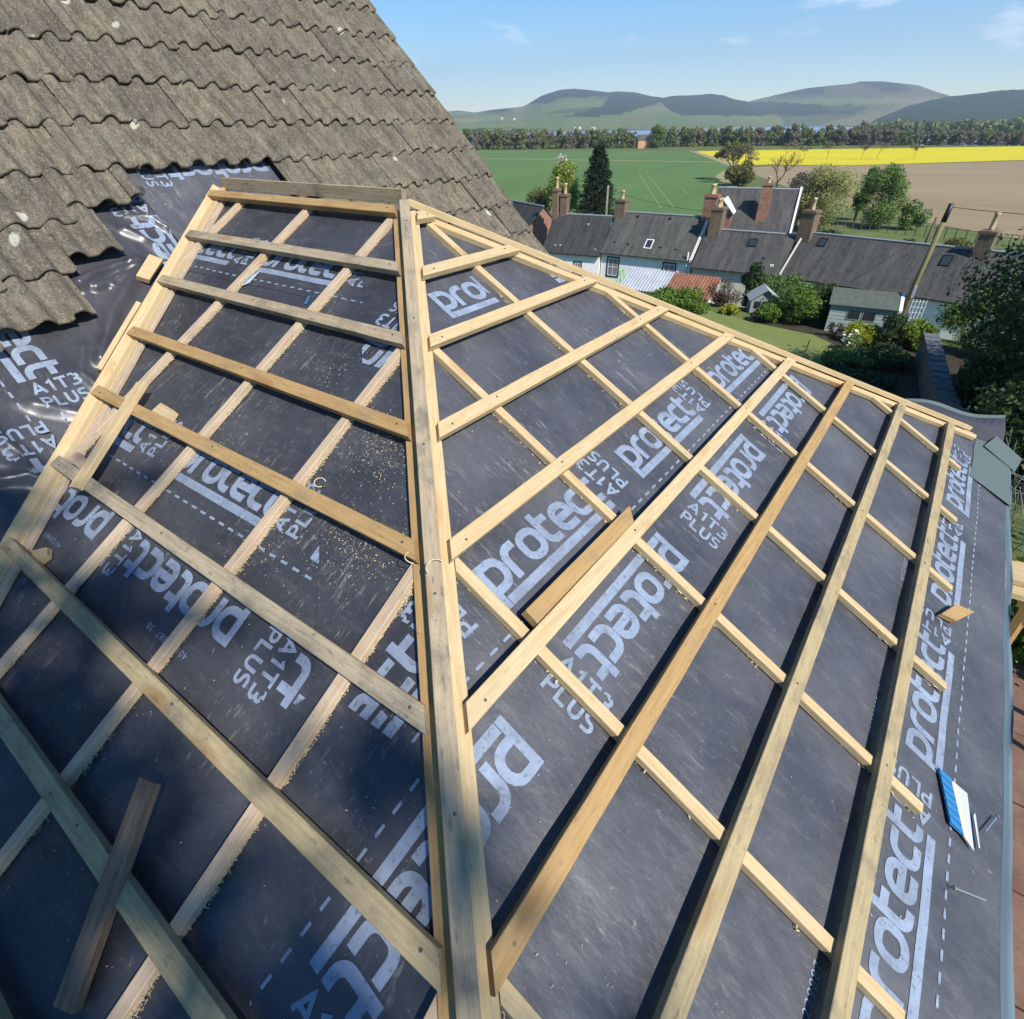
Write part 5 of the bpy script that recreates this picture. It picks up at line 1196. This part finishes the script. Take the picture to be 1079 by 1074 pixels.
# conifer and spring trees behind the cottages
def conifer(loc, H, R0, seed, label):
    o = empty('conifer', loc, 0, label, 'tree'); mb = MB(); mb.tube([(0, 0, 0), (0, 0, H)], [.22, .02], 8); mb.build('trunk', M['bark'], o)
    r = np.random.default_rng(seed); V = []
    for i in range(230):
        t = (i/230)**.9; z = H*(.10+.89*t); l = R0*(1-t)**.85*r.uniform(.6, 1.12)+.12; a = i*2.399+r.normal()*.2; d = np.array([cos(a), sin(a), 0])
        for k in range(56):
            u = r.random()**.6; p = np.array([0, 0, z])+d*l*u+np.array([0, 0, -l*.28*u*u+.12*u])+r.normal(size=3)*np.array([.17, .17, .09])
            q = r.normal(size=3)*.10+d*.14; w = np.cross(q, r.normal(size=3)); w = w/np.linalg.norm(w)*.05; V.append([p-q-w*.5, p-w, p+q, p+w])
    V = np.array(V); n = len(V); link('crown', np_mesh('conifer_crown', V.reshape(-1, 3), np.arange(n*4).reshape(-1, 4)), M['l_conifer'], o)
def put(px, D): x, y = polar(px, D); return x, y
conifer((-31.2, 58.9, GROUND), 8.4, 3.3, 3, 'dark pointed conifer behind the white cottages')
tree('spring_tree', (-35.8, 59.5, GROUND), 7.4, 2.6, 13000, .095, 'l_birch', 'tall loose yellow-green tree left of the dark conifer', seed=61, nc=22, crown0=.12, taper=.45)
tree('spring_tree', (-39.2, 64, GROUND), 7.8, 1.3, 900, .12, 'l_white', 'thin pale blossoming tree behind the two tall chimneys', seed=62, nc=10, crown0=.35)
shrub('hawthorn_bush', (-40.5, 61.5, GROUND), 2.4, 3.6, 5000, .12, 'l_bush', 'round olive bush at the edge of the tiled roof', seed=63, nc=12)
# trees at the edge of the brown field
def bare(loc, H, seed, label, group=None, spread=.42, leafy=None, r0=.03, depth=5, name='bare_tree'):
    o = empty(name, loc, 0, label, 'tree', group); r = random.Random(seed); mb = MB(); tips = []
    def br(p, d, l, rad, dep):
        q = p+d*l; m_ = p.lerp(q, .5)+Vector((r.gauss(0, .05), r.gauss(0, .05), 0))*l; mb.tube([p, m_, q], [rad, rad*.85, rad*.68], 6 if dep > 3 else 4, False)
        if dep == 0: tips.append(q); return
        for i in range(3 if dep > 2 else 3):
            a = r.uniform(0, 6.28); k = r.uniform(.35, .95)*(spread/.42); nd = (d+Vector((cos(a)*k, sin(a)*k, r.uniform(-.15, .35)))).normalized(); br(q, nd, l*r.uniform(.62, .82), rad*.6, dep-1)
    br(Vector((0, 0, 0)), Vector((0, 0, 1)), H*.27, H*r0, depth); mb.build('trunk', M['bark'], o)
    T = np.array([tuple(t) for t in tips]); rg = np.random.default_rng(seed)
    if leafy: V, F_ = leaf_cloud([tuple(t) for t in T], [H*.06]*len(T), leafy[1], leafy[2], 1, .2, seed=seed); link('crown', np_mesh('twig_crown', V, F_), M[leafy[0]], o)
    return o
bare((-42.5, 139, GROUND), 7.8, 5, 'broad half-bare tree between the green field and the yellow field', leafy=('l_bush', 2600, .22), spread=.55)
bare((-38.5, 131, GROUND), 8.2, 6, 'broad bare tree at the corner of the brown field with a rounded twiggy crown', leafy=('l_twig', 1600, .12), spread=.55)
shrub('hawthorn_bush', (-37, 127, GROUND), 3.0, 4.2, 3400, .22, 'l_bush', 'olive bush under the bare trees at the corner of the brown field', seed=65)
bare((-25.5, 110, GROUND), 7.6, 8, 'upright bare tree standing alone in front of the brown field', spread=.4)
shrub('hawthorn_bush', (-19.5, 104, GROUND), 3.1, 3.9, 2600, .2, 'l_twig', 'twiggy leafless bush right of the lone bare tree', seed=66, shell=.3)
bare((-14.8, 82, GROUND), 5.8, 12, 'brown bare spreading tree behind the chimney of the long cottage', leafy=('l_twig', 2400, .12), spread=.6)
tree('pale_spring_tree', (-11.3, 74.5, GROUND), 6.3, 3.3, 17000, .085, 'l_willow', 'broad pale yellow-green tree behind the long cottage', seed=68, nc=20, crown0=.05)
tree('pale_spring_tree', (-13.9, 75, GROUND), 5.0, 2.5, 9000, .08, 'l_bush', 'olive brown tree left of the pale yellow-green tree', seed=69, nc=14, crown0=.03)
tree('round_tree', (-6.7, 80.5, GROUND), 6.0, 2.9, 22000, .09, 'l_mid', 'dense dark green rounded tree behind the long cottage', seed=70, nc=18, crown0=.03)
tree('round_tree', (-9.4, 86, GROUND), 6.2, 1.8, 9000, .085, 'l_mid', 'narrow green tree between the pale tree and the dense rounded tree', seed=71, nc=10, crown0=.1)
shrub('hawthorn_bush', (-3.0, 81, GROUND), 1.6, 2.7, 2600, .12, 'l_mid', 'small green bush right of the dense rounded tree', seed=72)
shrub('hawthorn_bush', (-8.9, 64.5, GROUND), 2.0, 1.5, 2400, .12, 'l_dark', 'low dark bush under the pale tree just above the cottage ridge', seed=73, sx=1.3)
shrub('hawthorn_bush', (-1.3, 63, GROUND), 1.7, 1.6, 2400, .11, 'l_dark', 'dark low bush just behind the leaning pole', seed=74)
shrub('hawthorn_bush', (2.0, 62, GROUND), 1.6, 1.9, 1600, .11, 'l_bush', 'straggly olive bush behind the right chimney of the long cottage', seed=75)
mb = MB()
for i in range(26): x, y = -12+i*.9, 79.5-.25*i; mb.tube([(x, y, GROUND), (x, y, GROUND+1.1)], .05, 4)
mb.tube([(-12, 79.5, GROUND+1), (11.4, 72.9, GROUND+1)], .03, 4); tag(mb.build('post_fence', M['bark']), 'low post and wire fence along the brown field', 'fence')
# saplings in the yellow field hedge
for k, px in enumerate((845, 865, 890, 928, 945, 985)):
    x, y = polar(px, 232+k*3); o = bare((x, y, GROUND), 5.2 if k % 2 else 6.6, 30+k, ['thin bare sapling at the left end of the row before the yellow field', 'second thin bare sapling along the yellow field edge', 'tallest thin sapling along the yellow field edge', 'low twiggy sapling left of a pair before the yellow field', 'low twiggy sapling right of a pair before the yellow field', 'dark twiggy sapling at the right of the yellow field edge'][k], 'saplings along the yellow field', .5, ('l_twig', 260, .2), .012, 4, 'sapling')
# tree belt: every tree its own object, shared meshes
protos = []
for k in range(6):
    H = 9.3; me_c = None
    cs, rs = clumps(15, 3.6 if k != 5 else 3.1, H*.93, 80+k, H*.07, .78, (.26, .46), .2); V, F_ = leaf_cloud(cs, rs, 2000 if k < 4 else 1300, .40, .9, .25, seed=90+k)
    V2, F2 = leaf_cloud([(-2, 0, .9), (2, .5, 1.0), (0, -1.5, .8), (0, 1.2, 1.2)], [1.6, 1.6, 1.5, 1.5], 420, .38, .8, .2, seed=190+k); F_ = np.concatenate([F_, F2+len(V)]); V = np.concatenate([V, V2])
    mb = MB(); limbs(mb, (0, 0, 0), (0, 0, H*.8), .35, k, 5, 2.6, 6); i0 = len(V)
    tv = np.array(mb.v); tf = mb.f
    me = bpy.data.meshes.new('belt_tree'); me.from_pydata([tuple(v) for v in V]+[tuple(v) for v in tv], [], [tuple(f) for f in F_]+[tuple(i+i0 for i in f) for f in tf])
    me.materials.append(M['l_belt_b'] if k in (1, 4) else M['l_belt']); me.materials.append(M['bark_pale'] if k in (1, 3, 4) else M['bark']); me.polygons.foreach_set('material_index', [0]*len(F_)+[1]*len(tf)); me.update(); protos.append(me)
LB = ['leafy green tree in the long tree belt beyond the fields', 'brownish half-leafed tree in the long tree belt beyond the fields']
rb = random.Random(17); px = 485.0; kk = 0
def belt_tree(px, D, sc, k):
    x, y = polar(px, D); o = bpy.data.objects.new('belt_tree', protos[k]); C.objects.link(o); o.location = (x, y, GROUND); o.rotation_euler = (0, 0, rb.uniform(0, 6.28)); o.scale = (sc*rb.uniform(.85, 1.15), sc*rb.uniform(.85, 1.15), sc*rb.uniform(.88, 1.08))
    tag(o, LB[1] if k in (1, 4) else LB[0], 'tree', 'trees of the long belt')
while px < 1150:
    D = np.interp(px, [485, 700, 720, 900, 1150], [352, 356, 372, 388, 402])
    gap = 676 < px < 697
    for r_ in range(2):
        if gap and r_ == 0: continue
        sc = .80+.24*rb.random()-(.22 if px > 960 else 0)+(.05 if 700 < px < 940 else 0)
        k = rb.choice((1, 3, 4, 1) if px < 560 else (0, 1, 2, 3, 5) if px < 900 else (0, 1, 4, 2, 1))
        belt_tree(px+rb.uniform(-2, 2)+r_*4, D+r_*14+rb.uniform(-4, 4), sc*(.55 if gap else 1), k)
    px += rb.uniform(7.0, 10.5) if px > 560 else rb.uniform(6, 8.5)
x, y = polar(703, 348); tree('oak_tree', (x, y, GROUND), 9.6, 4.6, 4600, .36, 'l_mid', 'dense green oak standing right of the gap in the tree belt', seed=77, nc=16, crown0=.08, trunk=.5)
x, y = polar(688, 352); oh = empty('far_cottage', (x, y, GROUND), .7, 'small orange walled cottage in the gap of the tree belt', 'house')
mb = MB(); mb.box(-3, 3, -2.5, 2.5, 0, 3.6); mb.poly([(-3, -2.5, 3.6), (-3, 2.5, 3.6), (-3, 0, 5.6)]); mb.poly([(3, -2.5, 3.6), (3, 0, 5.6), (3, 2.5, 3.6)]); mb.build('wall', mat('orange_harling', (.5, .28, .16), .9), oh)
mb = MB(); p = [(-3.2, -2.7, 3.45), (3.2, -2.7, 3.45), (3.2, 0, 5.75), (-3.2, 0, 5.75)]; mb.hexa([*p, *[(a, b, q+.12) for a, b, q in p]]); p = [(-3.2, 0, 5.75), (3.2, 0, 5.75), (3.2, 2.7, 3.45), (-3.2, 2.7, 3.45)]; mb.hexa([*p, *[(a, b, q+.12) for a, b, q in p]]); mb.build('roof', M['slate_b'], oh)
# wooded peninsula and tiny farms across the water
def far_wood(px0, px1, D0, D1, H, n, size, label, seed):
    r = np.random.default_rng(seed); V = []
    for i in range(n):
        px = r.uniform(px0, px1); D = r.uniform(D0, D1); x, y = polar(px, D); h = H*(.75+.5*noise.noise((px*.09, D*.02, seed)))
        z = GROUND+h*r.random()**.6; a = r.normal(size=3); a /= np.linalg.norm(a); b = np.cross(a, r.normal(size=3)); b /= np.linalg.norm(b); p = np.array([x, y, z]); s = size*r.uniform(.6, 1.3)
        V.append([p-a*s, p-b*s*.7, p+a*s, p+b*s*.7])
    V = np.array(V); o = link('far_wood', np_mesh('far_wood', V.reshape(-1, 3), np.arange(n*4).reshape(-1, 4)), M['l_belt']); tag(o, label, 'wood', None, 'stuff')
far_wood(918, 1180, 720, 800, 10.5, 9000, 2.0, 'dark wood on the spit of land in the estuary', 4)
far_wood(500, 580, 1150, 1250, 7, 1200, 2.6, 'line of trees along the left far shore', 5)
for k, (px, py, w) in enumerate(((634, 134, 10), (620, 133.5, 6), (615, 133.8, 5), (551, 124.5, 8), (538, 123.8, 7), (720, 135.2, 6), (943, 126.8, 11))):
    D = 1640 if py > 130 else 2100; x, y = polar(px, D); z = zat(px, py, D)
    o = empty('far_farmhouse', (x, y, z-1), .6, ['largest white farm building low on the far shore', 'middle one of three white farm buildings on the far shore', 'left one of three white farm buildings on the far shore', 'right one of two white houses on the left hillside', 'left one of two white houses on the left hillside', 'white house on the far shore near the gap in the tree belt', 'long pale building below the wooded hill at the right'][k], 'house', 'tiny white houses across the water')
    mb = MB(); mb.box(-w/2, w/2, -4, 4, -4, 2.6); mb.poly([(-w/2, -4, 2.6), (-w/2, 4, 2.6), (-w/2, 0, 5)]); mb.poly([(w/2, -4, 2.6), (w/2, 0, 5), (w/2, 4, 2.6)]); mb.build('wall', M['harl_old'], o)
    mb = MB(); p = [(-w/2, -4.3, 2.4), (w/2, -4.3, 2.4), (w/2, 0, 5.2), (-w/2, 0, 5.2)]; mb.hexa([*p, *[(a, b, q+.3) for a, b, q in p]]); p = [(-w/2, 0, 5.2), (w/2, 0, 5.2), (w/2, 4.3, 2.4), (-w/2, 4.3, 2.4)]; mb.hexa([*p, *[(a, b, q+.3) for a, b, q in p]]); mb.build('roof', M['slate_b'], o)

# ------------------------------------------------------------------ air, sky, sun, camera
def haze(dens):
    mb = MB(); mb.box(-5200, 3600, -400, 5200, -14, 460); m = bpy.data.materials.new('air_haze'); m.use_nodes = True; nt = m.node_tree; nt.nodes.clear()
    out = nt.nodes.new('ShaderNodeOutputMaterial'); v = nt.nodes.new('ShaderNodeVolumePrincipled'); v.inputs['Color'].default_value = (.72, .82, 1, 1); v.inputs['Density'].default_value = dens; v.inputs['Anisotropy'].default_value = .2
    nt.links.new(v.outputs[0], out.inputs['Volume']); o = mb.build('haze', m); tag(o, 'thin bluish air over the valley', None, None, 'stuff')
HAZE = .00018
if HAZE: haze(HAZE)
AZ, EL = radians(-19), radians(45)         # sun azimuth from +x, elevation
sd = Vector((cos(EL)*cos(AZ), cos(EL)*sin(AZ), sin(EL)))
sun = bpy.data.lights.new('sun', 'SUN'); sun.energy = 4.9; sun.angle = radians(.53); sun.color = (1, .95, .87)
so = bpy.data.objects.new('sun', sun); C.objects.link(so); so.rotation_euler = sd.to_track_quat('Z', 'Y').to_euler(); so.location = sd*50
w = bpy.data.worlds.new('World'); bpy.context.scene.world = w; w.use_nodes = True; nt = w.node_tree; bg = nt.nodes['Background']
sky = nt.nodes.new('ShaderNodeTexSky'); sky.sky_type = 'NISHITA'; sky.sun_disc = False; sky.sun_elevation = EL; sky.sun_rotation = math.atan2(sd.x, sd.y); sky.altitude = 300; sky.air_density = 1.0; sky.dust_density = 0.0; sky.ozone_density = 3.5
tc = nt.nodes.new('ShaderNodeTexCoord'); mpn = nt.nodes.new('ShaderNodeMapping'); mpn.inputs['Scale'].default_value = (5, 5, 17); nt.links.new(tc.outputs['Generated'], mpn.inputs['Vector'])
n1 = nt.nodes.new('ShaderNodeTexNoise'); n1.inputs['Scale'].default_value = 1.5; n1.inputs['Detail'].default_value = 7; n1.inputs['Roughness'].default_value = .58; nt.links.new(mpn.outputs[0], n1.inputs['Vector'])
rp = nt.nodes.new('ShaderNodeValToRGB'); rp.color_ramp.elements[0].position = .60; rp.color_ramp.elements[1].position = .80; rp.color_ramp.elements[1].color = (.75, .75, .75, 1); nt.links.new(n1.outputs['Fac'], rp.inputs['Fac'])
mx = nt.nodes.new('ShaderNodeMix'); mx.data_type = 'RGBA'; nt.links.new(rp.outputs['Color'], mx.inputs[0]); hs = nt.nodes.new('ShaderNodeHueSaturation'); hs.inputs['Saturation'].default_value = 1.4; nt.links.new(sky.outputs[0], hs.inputs['Color']); nt.links.new(hs.outputs[0], mx.inputs[6]); mx.inputs[7].default_value = (9.5, 9.7, 10.0, 1)
nt.links.new(mx.outputs[2], bg.inputs['Color']); bg.inputs['Strength'].default_value = .105

cam = bpy.data.cameras.new('camera'); co = bpy.data.objects.new('camera', cam); C.objects.link(co)
cam.sensor_fit = 'HORIZONTAL'; cam.sensor_width = 36; cam.lens = 36*587.64/1079; cam.clip_start = .05; cam.clip_end = 20000
a, b, r3 = -0.638348753260629, 0.6024237314988373, -0.012942988339821675
f = Vector((sin(a)*cos(b), cos(a)*cos(b), -sin(b))); rt = Vector((cos(a), -sin(a), 0)); up = rt.cross(f)
r2 = rt*cos(r3)+up*sin(r3); u2 = -rt*sin(r3)+up*cos(r3)
co.matrix_world = Matrix(((r2.x, u2.x, -f.x, CAM.x), (r2.y, u2.y, -f.y, CAM.y), (r2.z, u2.z, -f.z, CAM.z), (0, 0, 0, 1)))
S = bpy.context.scene; S.camera = co
S.view_settings.view_transform = 'Standard'; S.view_settings.look = 'None'; S.view_settings.exposure = 0.62; S.view_settings.gamma = 1.0
S.cycles.volume_step_rate = 1.0
